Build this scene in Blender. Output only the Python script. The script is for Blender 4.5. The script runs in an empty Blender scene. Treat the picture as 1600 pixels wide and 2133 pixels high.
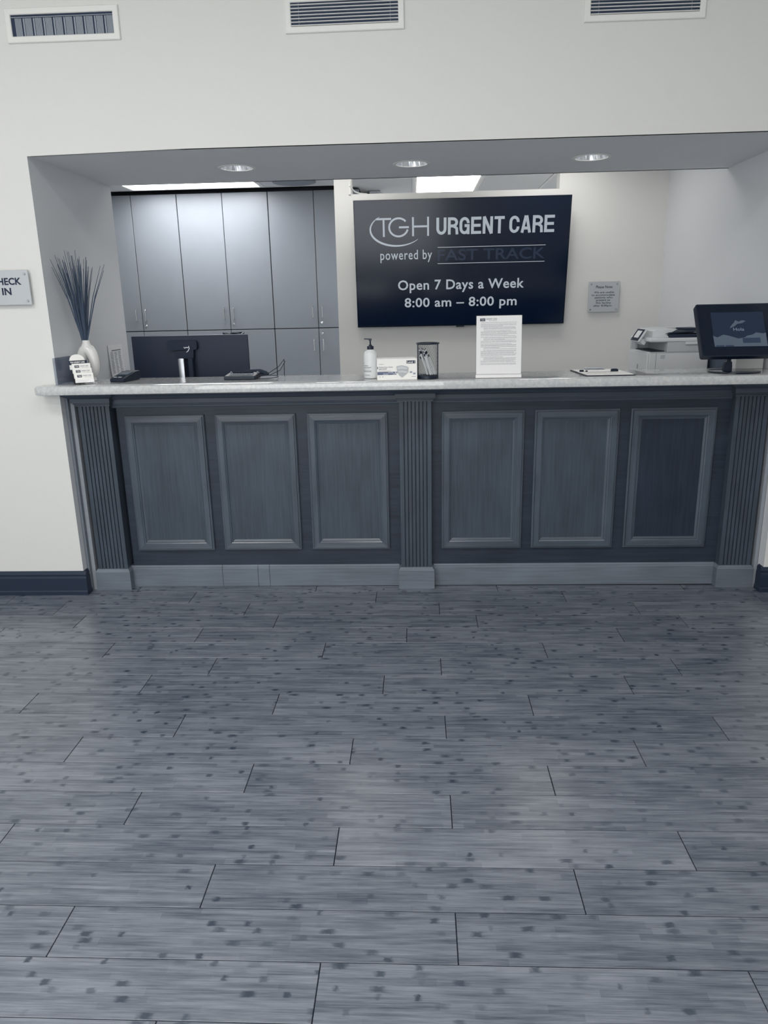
import bpy, bmesh, math, random
from mathutils import Vector, Matrix
random.seed(7)
PI = math.pi
SC = bpy.context.scene
COL = SC.collection

# ------------------------------------------------------------------ camera
XR, ZT = 3.64, 2.2235          # opening width and soffit height
cam_d = bpy.data.cameras.new('camera')
cam = bpy.data.objects.new('camera', cam_d)
COL.objects.link(cam)
SC.camera = cam
cam_d.sensor_fit = 'HORIZONTAL'
cam_d.sensor_width = 36.0
cam_d.lens = 36.0 * 1551.023 / 1600.0
cam_d.clip_start = 0.02
cam_d.clip_end = 60
r_ = Vector((0.99901921, 0.03931568, -0.02036892))
d_ = Vector((-0.00909493, -0.26800704, -0.96337402))
f_ = Vector((-0.04333471, 0.96261441, -0.2673866))
m = Matrix((r_, -d_, -f_)).transposed().to_4x4()
m.translation = (1.82003, -3.7653, 1.5)
cam.matrix_world = m

# ------------------------------------------------------------------ world, exposure, lamps
w = bpy.data.worlds.new('world'); SC.world = w
w.use_nodes = True
w.node_tree.nodes['Background'].inputs[0].default_value = (0.5, 0.55, 0.62, 1)
w.node_tree.nodes['Background'].inputs[1].default_value = 0.05
SC.view_settings.view_transform = 'Standard'
SC.view_settings.look = 'None'
SC.view_settings.gamma = 1
SC.view_settings.use_curve_mapping = False
SC.view_settings.exposure = 0.0

def area_light(name, loc, sx, sy, power, color=(1.0, 0.99, 0.975), rot=(0, 0, 0)):
    l = bpy.data.lights.new(name, 'AREA'); l.shape = 'RECTANGLE'
    l.size = sx; l.size_y = sy; l.energy = power; l.color = color
    o = bpy.data.objects.new(name, l); COL.objects.link(o)
    o.location = loc; o.rotation_euler = rot
    return o
CEIL = 3.3
LP = 16.5
for i, (x, y, p) in enumerate([(-0.4, -2.1, 1.3), (1.7, -2.1, 1.0), (3.8, -2.1, .40),
                               (-0.4, -3.9, 1.2), (1.7, -3.9, 1.1), (3.8, -3.9, .4)]):
    area_light('lobby_lamp', (x, y, CEIL - 0.06), 1.15, 0.55, LP * p)
# soft frontal fill added behind the camera, standing in for unseen windows
area_light('front_fill', (0.5, -4.62, 1.5), 3.4, 2.2, 58, (0.97, 0.985, 1.0), (PI / 2, 0, 0))

# ------------------------------------------------------------------ colour helpers / materials
def lin(c):
    return tuple(((v / 255) / 12.92 if v / 255 <= 0.04045 else ((v / 255 + 0.055) / 1.055) ** 2.4) for v in c)
MATS = {}
def mat(name, rgb, rough=0.5, metal=0.0, spec=0.5, emit=None, estr=0.0, noise=0.0, nscale=8.0, bump=0.0, bscale=60.0,
        alpha=1.0, trans=0.0, ior=1.45, coat=0.0):
    if name in MATS: return MATS[name]
    mt = bpy.data.materials.new(name); mt.use_nodes = True
    nt = mt.node_tree; b = nt.nodes['Principled BSDF']
    c = lin(rgb)
    b.inputs['Base Color'].default_value = (*c, 1)
    b.inputs['Roughness'].default_value = rough
    b.inputs['Metallic'].default_value = metal
    b.inputs['Specular IOR Level'].default_value = spec
    b.inputs['IOR'].default_value = ior
    b.inputs['Transmission Weight'].default_value = trans
    b.inputs['Alpha'].default_value = alpha
    b.inputs['Coat Weight'].default_value = coat
    b.inputs['Coat Roughness'].default_value = 0.04
    if emit:
        b.inputs['Emission Color'].default_value = (*lin(emit), 1)
        b.inputs['Emission Strength'].default_value = estr
    tc = nt.nodes.new('ShaderNodeTexCoord')
    if noise > 0:
        n = nt.nodes.new('ShaderNodeTexNoise'); n.inputs['Scale'].default_value = nscale; n.inputs['Detail'].default_value = 4
        nt.links.new(tc.outputs['Object'], n.inputs['Vector'])
        mx = nt.nodes.new('ShaderNodeMix'); mx.data_type = 'RGBA'
        mx.inputs[6].default_value = (*[max(0, v * (1 - noise)) for v in c], 1)
        mx.inputs[7].default_value = (*[min(1, v * (1 + noise)) for v in c], 1)
        nt.links.new(n.outputs['Fac'], mx.inputs[0]); nt.links.new(mx.outputs[2], b.inputs['Base Color'])
    if bump > 0:
        n2 = nt.nodes.new('ShaderNodeTexNoise'); n2.inputs['Scale'].default_value = bscale; n2.inputs['Detail'].default_value = 3
        nt.links.new(tc.outputs['Object'], n2.inputs['Vector'])
        bp = nt.nodes.new('ShaderNodeBump'); bp.inputs['Strength'].default_value = bump; bp.inputs['Distance'].default_value = 0.002
        nt.links.new(n2.outputs['Fac'], bp.inputs['Height']); nt.links.new(bp.outputs['Normal'], b.inputs['Normal'])
    MATS[name] = mt
    return mt

def wood(name, rgb, axis='Z', contrast=0.28, rough=0.42, spec=0.4):
    """stained hardwood: grain streaks along one axis, blotchy stain."""
    if name in MATS: return MATS[name]
    mt = bpy.data.materials.new(name); mt.use_nodes = True
    nt = mt.node_tree; b = nt.nodes['Principled BSDF']; N = nt.nodes.new; L = nt.links.new
    c = lin(rgb)
    tc = N('ShaderNodeTexCoord'); mp = N('ShaderNodeMapping')
    mp.inputs['Scale'].default_value = {'Z': (60, 60, 2.5), 'X': (2.5, 60, 60)}[axis]
    L(tc.outputs['Object'], mp.inputs['Vector'])
    n1 = N('ShaderNodeTexNoise'); n1.inputs['Scale'].default_value = 1.6; n1.inputs['Detail'].default_value = 5
    L(mp.outputs['Vector'], n1.inputs['Vector'])
    mp2 = N('ShaderNodeMapping'); mp2.inputs['Scale'].default_value = {'Z': (7, 7, 3), 'X': (3, 7, 7)}[axis]
    L(tc.outputs['Object'], mp2.inputs['Vector'])
    n2 = N('ShaderNodeTexNoise'); n2.inputs['Scale'].default_value = 1.0; n2.inputs['Detail'].default_value = 4
    L(mp2.outputs['Vector'], n2.inputs['Vector'])
    ad = N('ShaderNodeMath'); ad.operation = 'ADD'; L(n1.outputs['Fac'], ad.inputs[0]); L(n2.outputs['Fac'], ad.inputs[1])
    mr = N('ShaderNodeMapRange'); mr.inputs['From Min'].default_value = 0.65; mr.inputs['From Max'].default_value = 1.35
    L(ad.outputs[0], mr.inputs['Value'])
    mx = N('ShaderNodeMix'); mx.data_type = 'RGBA'
    mx.inputs[6].default_value = (*[v * (1 - contrast) for v in c], 1)
    mx.inputs[7].default_value = (*[v * (1 + contrast) for v in c], 1)
    L(mr.outputs[0], mx.inputs[0]); L(mx.outputs[2], b.inputs['Base Color'])
    b.inputs['Roughness'].default_value = rough
    b.inputs['Specular IOR Level'].default_value = spec
    bp = N('ShaderNodeBump'); bp.inputs['Strength'].default_value = 0.12; bp.inputs['Distance'].default_value = 0.001
    L(n1.outputs['Fac'], bp.inputs['Height']); L(bp.outputs['Normal'], b.inputs['Normal'])
    MATS[name] = mt
    return mt

def plank_material():
    mt = bpy.data.materials.new('bamboo_vinyl_plank'); mt.use_nodes = True
    nt = mt.node_tree; b = nt.nodes['Principled BSDF']; N = nt.nodes.new; L = nt.links.new
    tc = N('ShaderNodeTexCoord'); oi = N('ShaderNodeObjectInfo')
    mul = N('ShaderNodeMath'); mul.operation = 'MULTIPLY'; mul.inputs[1].default_value = 37.0
    L(oi.outputs['Random'], mul.inputs[0])
    def noise4(scale, sc, detail, rough=.5):
        mp = N('ShaderNodeMapping'); mp.inputs['Scale'].default_value = sc
        L(tc.outputs['Object'], mp.inputs['Vector'])
        n = N('ShaderNodeTexNoise'); n.noise_dimensions = '4D'; n.inputs['Scale'].default_value = scale
        n.inputs['Detail'].default_value = detail; n.inputs['Roughness'].default_value = rough
        L(mp.outputs['Vector'], n.inputs['Vector']); L(mul.outputs[0], n.inputs['W'])
        return n.outputs['Fac']
    def mth(op, a, b_=None, c_=None):
        n = N('ShaderNodeMath'); n.operation = op
        for i, v in enumerate((a, b_, c_)):
            if v is None: continue
            if isinstance(v, (int, float)): n.inputs[i].default_value = v
            else: L(v, n.inputs[i])
        return n.outputs[0]
    def mrange(v, a, e, c_=0.0, d=1.0):
        n = N('ShaderNodeMapRange'); n.interpolation_type = 'SMOOTHSTEP' if (c_, d) == (0.0, 1.0) else 'LINEAR'
        for i, q in enumerate((v, a, e, c_, d)):
            if isinstance(q, (int, float)): n.inputs[i].default_value = q
            else: L(q, n.inputs[i])
        return n.outputs[0]
    def white(x, y, z):
        cb = N('ShaderNodeCombineXYZ')
        for i, q in enumerate((x, y, z)):
            if isinstance(q, (int, float)): cb.inputs[i].default_value = q
            else: L(q, cb.inputs[i])
        n = N('ShaderNodeTexWhiteNoise'); n.noise_dimensions = '3D'; L(cb.outputs[0], n.inputs['Vector'])
        return n
    fine = noise4(1.0, (11, 430, 1), 5, .62)       # fine streaks along the plank
    mid = noise4(1.0, (5, 95, 1), 3)
    blot = noise4(1.0, (6, 10, 1), 3)
    wob = noise4(1.0, (70, 90, 1), 3)
    sx = N('ShaderNodeSeparateXYZ'); L(tc.outputs['Object'], sx.inputs[0])
    v = mth('MULTIPLY', sx.outputs[1], 8 / 0.158442)
    yi = mth('FLOOR', v); fy = mth('SUBTRACT', mth('FRACT', v), .5)
    hs = white(yi, mul.outputs[0], 3.3)
    seg = mth('FLOOR', mth('MULTIPLY_ADD', sx.outputs[0], 4.2, mth('MULTIPLY', hs.outputs[0], 9.0)))
    piece = white(seg, yi, mul.outputs[0]).outputs[0]      # each bamboo strip has its own tone
    u = mth('MULTIPLY_ADD', sx.outputs[0], 11.0, mth('MULTIPLY', hs.outputs[0], 23.0))
    xi = mth('FLOOR', u); fx = mth('SUBTRACT', mth('FRACT', u), .5)
    wn = white(xi, yi, mul.outputs[0]); sc_ = N('ShaderNodeSeparateColor'); L(wn.outputs[1], sc_.inputs[0])
    keep = mrange(wn.outputs[0], .70, .80)
    off = mth('MULTIPLY_ADD', sc_.outputs[0], .5, -.25)
    ax = mth('ABSOLUTE', mth('ADD', mth('ADD', fx, off), mth('MULTIPLY_ADD', wob, .30, -.15)))
    wd = mth('MULTIPLY_ADD', sc_.outputs[1], .20, .10)
    mxm = mrange(ax, wd, mth('MULTIPLY', wd, .15))
    mym = mrange(mth('ABSOLUTE', mth('ADD', fy, mth('MULTIPLY_ADD', wob, .5, -.25))), .48, .30)
    spot = mth('MULTIPLY', mth('MULTIPLY', mxm, mym), mth('MULTIPLY', keep, mth('MULTIPLY_ADD', sc_.outputs[2], .75, .22)))
    t = mth('ADD', mth('MULTIPLY', fine, .95), mth('MULTIPLY', mid, .75))
    t = mth('ADD', t, mth('MULTIPLY', blot, .45))
    t = mth('ADD', t, mth('MULTIPLY', piece, .16))
    t = mth('ADD', t, mth('MULTIPLY', oi.outputs['Random'], .12))
    f = mrange(t, .92, 1.50, 0.0001, 1.0)
    mx = N('ShaderNodeMix'); mx.data_type = 'RGBA'
    mx.inputs[6].default_value = (*lin(PLK_DARK), 1); mx.inputs[7].default_value = (*lin(PLK_LIGHT), 1)
    L(f, mx.inputs[0])
    mx2 = N('ShaderNodeMix'); mx2.data_type = 'RGBA'; mx2.inputs[7].default_value = (*lin(PLK_NODE), 1)
    L(spot, mx2.inputs[0]); L(mx.outputs[2], mx2.inputs[6])
    L(mx2.outputs[2], b.inputs['Base Color'])
    b.inputs['Roughness'].default_value = 0.27
    b.inputs['Specular IOR Level'].default_value = 0.85
    bp = N('ShaderNodeBump'); bp.inputs['Strength'].default_value = 0.10; bp.inputs['Distance'].default_value = 0.001
    L(fine, bp.inputs['Height']); L(bp.outputs['Normal'], b.inputs['Normal'])
    return mt
PLK_DARK, PLK_LIGHT, PLK_NODE = (66, 76, 90), (134, 140, 150), (44, 57, 73)

WALL = mat('painted_drywall', (228, 228, 225), 0.75, spec=0.25, noise=0.012, nscale=1.5, bump=0.15, bscale=140)
WALLSIDE = mat('opening_shade_tint', (224, 226, 229), 0.75, spec=0.25, noise=0.012, nscale=1.5, bump=0.15, bscale=140)  # wall paint tinted cooler to carry the shade on soffit and jambs
LENS2 = mat('dimmer_light_lens', (250, 248, 244), 0.5, emit=(255, 253, 251), estr=6.5)
CEILM = mat('ceiling_paint', (226, 227, 226), 0.85, spec=0.2)
NAVYTRIM = wood('navy_baseboard', (38, 50, 69), 'X', 0.08, 0.38)
WOODV = wood('stained_wood_vertical', (68, 78, 90), 'Z', 0.28)
WOODF = wood('stained_wood_frame', (79, 89, 101), 'Z', 0.26, 0.34)
WOODH = wood('stained_wood_horizontal', (71, 81, 94), 'X', 0.22)
WOODB = wood('stained_wood_stile', (46, 56, 70), 'X', 0.32)
WOODK = wood('worn_wood_base', (112, 121, 132), 'X', 0.22, 0.5)
SCRIBE = mat('bare_scribe_strip', (150, 156, 164), 0.6, noise=0.1, nscale=30)
LAM = mat('grey_laminate', (138, 145, 154), 0.42, noise=0.05, nscale=5, bump=0.15, bscale=90)
LAMD = mat('dark_reveal', (20, 34, 56), 0.7)
BLACK = mat('navy_black_plastic', (20, 32, 50), 0.4)
BLACKG = mat('navy_black_gloss', (14, 26, 44), 0.12)
BLACKM = mat('navy_black_matt', (26, 40, 60), 0.65)
CHROME = mat('chrome', (205, 208, 212), 0.18, metal=1.0)
STEEL = mat('brushed_steel', (180, 184, 190), 0.32, metal=1.0)
WHITE = mat('white_plastic', (232, 232, 230), 0.4)
WHITEG = mat('white_glaze', (226, 226, 223), 0.22, coat=0.3)
PAPER = mat('white_paper', (250, 249, 245), 0.8)
GREYPAP = mat('grey_paper', (234, 235, 236), 0.8)
INK = mat('navy_ink', (26, 40, 66), 0.6)
INKG = mat('grey_ink', (168, 170, 172), 0.8)
INKM = mat('mid_grey_ink', (125, 130, 140), 0.8)
VENTW = mat('vent_white_metal', (238, 238, 234), 0.45)
VENTD = mat('vent_dark', (40, 54, 78), 0.7)
VENTB = mat('vent_grey_blade', (150, 158, 168), 0.5)
PLAQ = mat('silver_plaque', (196, 200, 204), 0.38, metal=0.35)
LENS = mat('light_lens', (250, 248, 244), 0.5, emit=(255, 253, 251), estr=13)
def glass_mat(name, rgb, rough=0.02, fac=0.18):
    """clear acrylic: mostly transparent sheet with a glossy skin."""
    mt = bpy.data.materials.new(name); mt.use_nodes = True
    nt = mt.node_tree; nt.nodes.clear()
    o = nt.nodes.new('ShaderNodeOutputMaterial'); t = nt.nodes.new('ShaderNodeBsdfTransparent')
    t.inputs[0].default_value = (*lin(rgb), 1)
    g = nt.nodes.new('ShaderNodeBsdfGlossy'); g.inputs['Roughness'].default_value = rough
    x = nt.nodes.new('ShaderNodeMixShader'); x.inputs[0].default_value = fac
    nt.links.new(t.outputs[0], x.inputs[1]); nt.links.new(g.outputs[0], x.inputs[2]); nt.links.new(x.outputs[0], o.inputs[0])
    return mt
ACRYL = glass_mat('clear_acrylic', (254, 254, 255), 0.02, 0.02)
ACRYLD = glass_mat('smoky_acrylic', (218, 222, 229), 0.05, 0.08)

def quartz():
    mt = bpy.data.materials.new('speckled_quartz'); mt.use_nodes = True
    nt = mt.node_tree; b = nt.nodes['Principled BSDF']; N = nt.nodes.new; L = nt.links.new
    tc = N('ShaderNodeTexCoord')
    n = N('ShaderNodeTexNoise'); n.inputs['Scale'].default_value = 260; n.inputs['Detail'].default_value = 2
    L(tc.outputs['Object'], n.inputs['Vector'])
    n2 = N('ShaderNodeTexNoise'); n2.inputs['Scale'].default_value = 60; n2.inputs['Detail'].default_value = 4
    L(tc.outputs['Object'], n2.inputs['Vector'])
    ad = N('ShaderNodeMath'); ad.operation = 'ADD'; L(n.outputs['Fac'], ad.inputs[0]); L(n2.outputs['Fac'], ad.inputs[1])
    cr = N('ShaderNodeMapRange'); cr.inputs['From Min'].default_value = 0.75; cr.inputs['From Max'].default_value = 1.25
    L(ad.outputs[0], cr.inputs['Value'])
    mx = N('ShaderNodeMix'); mx.data_type = 'RGBA'
    mx.inputs[6].default_value = (*lin((186, 190, 194)), 1); mx.inputs[7].default_value = (*lin((216, 216, 214)), 1)
    L(cr.outputs[0], mx.inputs[0]); L(mx.outputs[2], b.inputs['Base Color'])
    b.inputs['Roughness'].default_value = 0.025; b.inputs['Specular IOR Level'].default_value = 0.9
    return mt
QUARTZ = quartz()

# ------------------------------------------------------------------ mesh helpers
class MB:
    """collects simple shapes in world (or local) space into one bmesh."""
    def __init__(s): s.bm = bmesh.new()
    def box(s, x0, y0, z0, x1, y1, z1, bev=0.0, M=None, seg=1):
        r = bmesh.ops.create_cube(s.bm, size=1.0)
        T = Matrix.Translation(((x0 + x1) / 2, (y0 + y1) / 2, (z0 + z1) / 2)) @ Matrix.Diagonal((abs(x1 - x0), abs(y1 - y0), abs(z1 - z0), 1))
        bmesh.ops.transform(s.bm, matrix=T, verts=r['verts'])
        vs = r['verts']
        if bev > 0:
            es = list({e for v in vs for e in v.link_edges})
            rb = bmesh.ops.bevel(s.bm, geom=es, offset=bev, segments=seg, affect='EDGES', profile=0.5)
            vs = list({v for f in rb['faces'] for v in f.verts} | {v for v in vs if v.is_valid})
        if M is not None: bmesh.ops.transform(s.bm, matrix=M, verts=vs)
        return s
    def faces(s, vs, fs, M=None):
        bv = [s.bm.verts.new(M @ Vector(v) if M is not None else v) for v in vs]
        for f in fs:
            try: s.bm.faces.new([bv[i] for i in f])
            except ValueError: pass
        return s
    def prism(s, pts, axis, a, b, M=None):
        """extrude a 2-D outline along an axis from a to b. pts in the other two axes order."""
        n = len(pts)
        def P(p, t):
            return {'X': (t, p[0], p[1]), 'Y': (p[0], t, p[1]), 'Z': (p[0], p[1], t)}[axis]
        vs = [P(p, a) for p in pts] + [P(p, b) for p in pts]
        fs = [tuple(range(n)), tuple(range(2 * n - 1, n - 1, -1))] + [(i, i + n, (i + 1) % n + n, (i + 1) % n) for i in range(n)]
        s.faces(vs, fs, M); return s
    def lathe(s, prof, c=(0, 0, 0), seg=24, M=None, sx=1, sy=1):
        vs, fs = [], []
        for (r, z) in prof:
            for k in range(seg):
                a = 2 * PI * k / seg
                vs.append((c[0] + r * math.cos(a) * sx, c[1] + r * math.sin(a) * sy, c[2] + z))
        for i in range(len(prof) - 1):
            for k in range(seg):
                k2 = (k + 1) % seg
                fs.append((i * seg + k, i * seg + k2, (i + 1) * seg + k2, (i + 1) * seg + k))
        fs.append(tuple(range(seg - 1, -1, -1))); n = (len(prof) - 1) * seg
        fs.append(tuple(range(n, n + seg)))
        s.faces(vs, fs, M); return s
    def tube(s, pts, r, seg=8, closed=False, M=None, radii=None):
        pts = [Vector(p) for p in pts]; n = len(pts); vs, fs = [], []
        up0 = None
        for i, p in enumerate(pts):
            if closed: t = pts[(i + 1) % n] - pts[i - 1]
            else: t = pts[min(i + 1, n - 1)] - pts[max(i - 1, 0)]
            t.normalize()
            if up0 is None:
                up0 = Vector((0, 0, 1)) if abs(t.z) < 0.9 else Vector((1, 0, 0))
            u = (up0 - t * up0.dot(t)).normalized(); up0 = u; q = t.cross(u)
            rr = radii[i] if radii else r
            for k in range(seg):
                a = 2 * PI * k / seg
                vs.append(p + u * math.cos(a) * rr + q * math.sin(a) * rr)
        for i in range(n if closed else n - 1):
            j = (i + 1) % n
            for k in range(seg):
                k2 = (k + 1) % seg
                fs.append((i * seg + k, i * seg + k2, j * seg + k2, j * seg + k))
        if not closed:
            fs.append(tuple(range(seg - 1, -1, -1))); fs.append(tuple(range((n - 1) * seg, n * seg)))
        s.faces(vs, fs, M); return s
    def build(s, name, material, parent=None, smooth=False, kind=None, local=False, wn=True):
        bmesh.ops.remove_doubles(s.bm, verts=s.bm.verts, dist=1e-6)
        bmesh.ops.recalc_face_normals(s.bm, faces=s.bm.faces)
        me = bpy.data.meshes.new(name)
        if parent is not None and not local:
            s.bm.transform(origin_of(parent).inverted())
        s.bm.to_mesh(me); s.bm.free()
        me.materials.append(material)
        if smooth:
            for p in me.polygons: p.use_smooth = True
            me.set_sharp_from_angle(angle=math.radians(35))
        o = bpy.data.objects.new(name, me); COL.objects.link(o)
        if parent is not None: o.parent = parent
        if kind: o['kind'] = kind
        return o

def origin_of(o):
    M = o.matrix_basis.copy()
    while o.parent is not None:
        o = o.parent; M = o.matrix_basis @ M
    return M

def thing(name, label, cat, loc=(0, 0, 0), rotz=0.0, group=None):
    o = bpy.data.objects.new(name, None); COL.objects.link(o)
    o.empty_display_size = 0.05
    o.matrix_basis = Matrix.Translation(loc) @ Matrix.Rotation(rotz, 4, 'Z')
    o['label'] = label; o['category'] = cat
    if group: o['group'] = group
    return o
def tag(o, label, cat, group=None):
    o['label'] = label; o['category'] = cat
    if group: o['group'] = group
    return o

FONT = None
def text_mesh(s, size, sx=1.0, bold=0.0, align='CENTER', spacing=1.0, line=1.0, ext=0.0):
    c = bpy.data.curves.new('t', 'FONT'); c.body = s; c.size = size; c.align_x = align; c.align_y = 'CENTER'
    c.offset = bold; c.space_character = spacing; c.space_line = line; c.extrude = ext; c.resolution_u = 3
    o = bpy.data.objects.new('t', c); COL.objects.link(o)
    dg = bpy.context.evaluated_depsgraph_get(); dg.update()
    me = bpy.data.meshes.new_from_object(o.evaluated_get(dg))
    bpy.data.objects.remove(o)
    if sx != 1: me.transform(Matrix.Diagonal((sx, 1, 1, 1)))
    return me
def lettering(s, size, M, material, parent, sx=1.0, bold=0.0, align='CENTER', spacing=1.0, line=1.0, ext=0.0002, name='lettering', fit=None):
    """M maps text plane (x right, y up, z out of page) to the parent's local space. fit=(w,h): scale bounding box."""
    me = text_mesh(s, size, sx, bold, align, spacing, line, ext)
    if fit:
        xs = [v.co.x for v in me.vertices]; ys = [v.co.y for v in me.vertices]
        w0, h0 = max(xs) - min(xs), max(ys) - min(ys); cx, cy = (max(xs) + min(xs)) / 2, (max(ys) + min(ys)) / 2
        me.transform(Matrix.Diagonal((fit[0] / w0, fit[1] / h0, 1, 1)) @ Matrix.Translation((-cx, -cy, 0)))
    me.transform(M); me.materials.clear(); me.materials.append(material); me.name = name
    o = bpy.data.objects.new(name, me); COL.objects.link(o); o.parent = parent
    return o
FACE = Matrix(((1, 0, 0, 0), (0, 0, -1, 0), (0, 1, 0, 0), (0, 0, 0, 1)))   # text plane facing -Y

def strokes(paths, wd, M, material, parent, name='lettering', depth=0.0004):
    """flat ribbons following poly-lines in the text plane."""
    b = MB()
    for item in paths:
        pts, ws = (item if isinstance(item, tuple) else (item, None))
        P = [Vector((p[0], p[1])) for p in pts]; n = len(P); Lp, Rp = [], []
        for i in range(n):
            t = (P[min(i + 1, n - 1)] - P[max(i - 1, 0)]).normalized(); q = Vector((-t.y, t.x))
            h = (ws[i] if ws else wd) / 2
            Lp.append(P[i] + q * h); Rp.append(P[i] - q * h)
        for i in range(n - 1):
            vs = [(*Lp[i], 0), (*Rp[i], 0), (*Rp[i + 1], 0), (*Lp[i + 1], 0)]
            vs2 = [(x, y, depth) for x, y, _ in vs]
            b.faces(vs + vs2, [(0, 1, 2, 3), (7, 6, 5, 4), (0, 4, 5, 1), (1, 5, 6, 2), (2, 6, 7, 3), (3, 7, 4, 0)], M)
    return b.build(name, material, parent, local=True)

# ------------------------------------------------------------------ floor
X0, X1, Y0 = -2.2, 5.7, -4.7
b = MB(); b.box(X0 - .1, Y0 - .1, -0.12, X1 + .1, 6.5, -0.005)
floor = b.build('floor', mat('floor_underlay', (30, 40, 56), 0.8), kind='structure')
b = MB(); b.box(-1.6, 1.0, -.005, 4.4, 6.3, 0.0); b.build('floor', mat('office_carpet', (176, 180, 186), .95, noise=.1, nscale=200), kind='structure')
PLANK = plank_material()
PW, P0, PA, PL = 0.158442, -0.9235, -0.003472, 0.9935
phase = {-7: .2700, -6: .6087, -5: .9402, -4: .1263, -3: .7781, -2: .4047, -1: .9295, 0: .6892, 1: .2726, 2: .9316, 3: .5977,
         4: 1.2633, 5: .9315, 6: .5944, 7: .262, 8: .9241, 9: .598, 10: .2564}
cache = {}
def plank(x0, x1, row, t0, t1):
    """one plank of the floor between x0..x1 (joint to joint), t0..t1 across."""
    gx, gy = 0.0016, 0.0010
    key = (round(x1 - x0, 3), round(t1 - t0, 3))
    if key not in cache:
        mb = MB(); mb.box(gx, gy, -0.005, key[0] - gx, key[1] - gy, 0.0, 0.0007)
        o = mb.build('plank', PLANK, local=True)
        cache[key] = o.data; COL.objects.unlink(o); bpy.data.objects.remove(o)
    o = bpy.data.objects.new('plank', cache[key]); COL.objects.link(o); o.parent = floor
    c, s = math.cos(PA), math.sin(PA)
    o.location = (x0 * c - t0 * s, x0 * s + t0 * c, 0)
    o.rotation_euler = (0, 0, PA)
np_ = 0
for i in range(-7, 23):
    t1 = P0 - i * PW + PW * 0; t0 = t1 - PW
    # row i lies between boundary i (far) and boundary i+1 (near)
    ph = phase.get(i, (0.9241 - 0.3312 * (i - 8)) % PL)
    x = ph - PL * math.ceil((ph - X0) / PL)
    while x < X1:
        a, e = max(x, X0), min(x + PL, X1)
        tt1, aa, ee = t1, a, e
        if i == -7: aa, ee = max(a, 0.004), min(e, XR - 0.004)      # inside the recess only
        if i == -6 and (e <= 0.05 or a >= XR - .05): tt1 = -0.003      # cut back at the wall face
        if ee - aa > 0.03:
            plank(aa, ee, i, t0, min(tt1, 0.112)); np_ += 1
        x += PL

# ------------------------------------------------------------------ room shell
b = MB(); b.box(X0 - .1, 0, -0.1, 0, 1.0, CEIL)                       # left pier
b.box(XR, 0, -0.1, X1 + .1, 2.14, CEIL)                                # right pier
b.prism([(0, ZT - .012), (.73, ZT), (XR, ZT), (XR, CEIL), (0, CEIL)], 'Y', 0, 0.02)   # plasterer's sag at the left corner
#                                        # header face
b.box(0, 0.98, ZT, XR, 1.0, CEIL)
wall_front = b.build('wall_front', WALL, kind='structure')
wall_front.data.materials.append(WALLSIDE)               # returns of the opening: their bluish shade is put into the colour
for p in wall_front.data.polygons:
    c = p.center
    if abs(p.normal.x) > .9 and -.01 < c.x < XR + .01: p.material_index = 1
cans = [(0.880, 0.525), (1.812, 0.553), (2.752, 0.52)]; CR = 0.088
b = MB()
xs = [0.0]
for (cx, cy) in cans: xs += [cx - .15, cx + .15]
xs.append(XR)
for k in range(0, len(xs), 2):
    b.faces([(xs[k], 0, ZT - (.012 if k == 0 else 0)), (xs[k + 1], 0, ZT), (xs[k + 1], 1.0, ZT), (xs[k], 1.0, ZT)], [(0, 3, 2, 1)])
for (cx, cy) in cans:
    b.faces([(cx - .15, 0, ZT), (cx + .15, 0, ZT), (cx + .15, cy - .15, ZT), (cx - .15, cy - .15, ZT)], [(0, 3, 2, 1)])
    b.faces([(cx - .15, cy + .15, ZT), (cx + .15, cy + .15, ZT), (cx + .15, 1.0, ZT), (cx - .15, 1.0, ZT)], [(0, 3, 2, 1)])
    n = 32; vs = []
    for k in range(n):
        a = 2 * PI * k / n; c, s = math.cos(a), math.sin(a); q = .15 / max(abs(c), abs(s))
        vs += [(cx + CR * c, cy + CR * s, ZT), (cx + q * c, cy + q * s, ZT)]
    b.faces(vs, [(2 * k, 2 * k + 1, (2 * k + 3) % (2 * n), (2 * k + 2) % (2 * n)) for k in range(n)])
soffit = b.build('ceiling', WALLSIDE, kind='structure')
b = MB(); b.box(X0 - .1, Y0 - .1, CEIL, X1 + .1, 1.0, CEIL + .1); b.build('ceiling', CEILM, kind='structure')
b = MB(); b.box(X0 - .1, Y0 - .1, -.1, X0, 0, CEIL); b.build('wall_left', WALL, kind='structure')
b = MB(); b.box(X1, Y0 - .1, -.1, X1 + .1, 0, CEIL); b.build('wall_right', WALL, kind='structure')
b = MB(); b.box(X0, Y0 - .1, -.1, X1, Y0, CEIL); b.build('wall_back', WALL, kind='structure')

# office behind the counter
OC = 2.56; YT = 2.04; YC = 3.65
b = MB()
b.box(1.245, YT, -0.1, 1.372, YT + .12, OC)                # post left of the screen
b.box(1.372, YT, -0.1, 2.866, YT + .12, 2.280)             # low middle part
b.box(2.866, YT, -0.1, XR, YT + .12, OC)                   # full height right
b.build('wall_middle', WALL, kind='structure')
b = MB(); b.box(-1.7, 1.0, -.1, -1.6, 6.4, 2.9); b.build('wall_left', WALL, kind='structure')
b = MB(); b.box(4.4, 2.14, -.1, 4.5, 6.4, 2.9); b.build('wall_right', WALL, kind='structure')
b = MB(); b.box(-1.7, 6.3, -.1, 4.5, 6.4, 2.9); b.build('wall_back', WALL, kind='structure')
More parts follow.
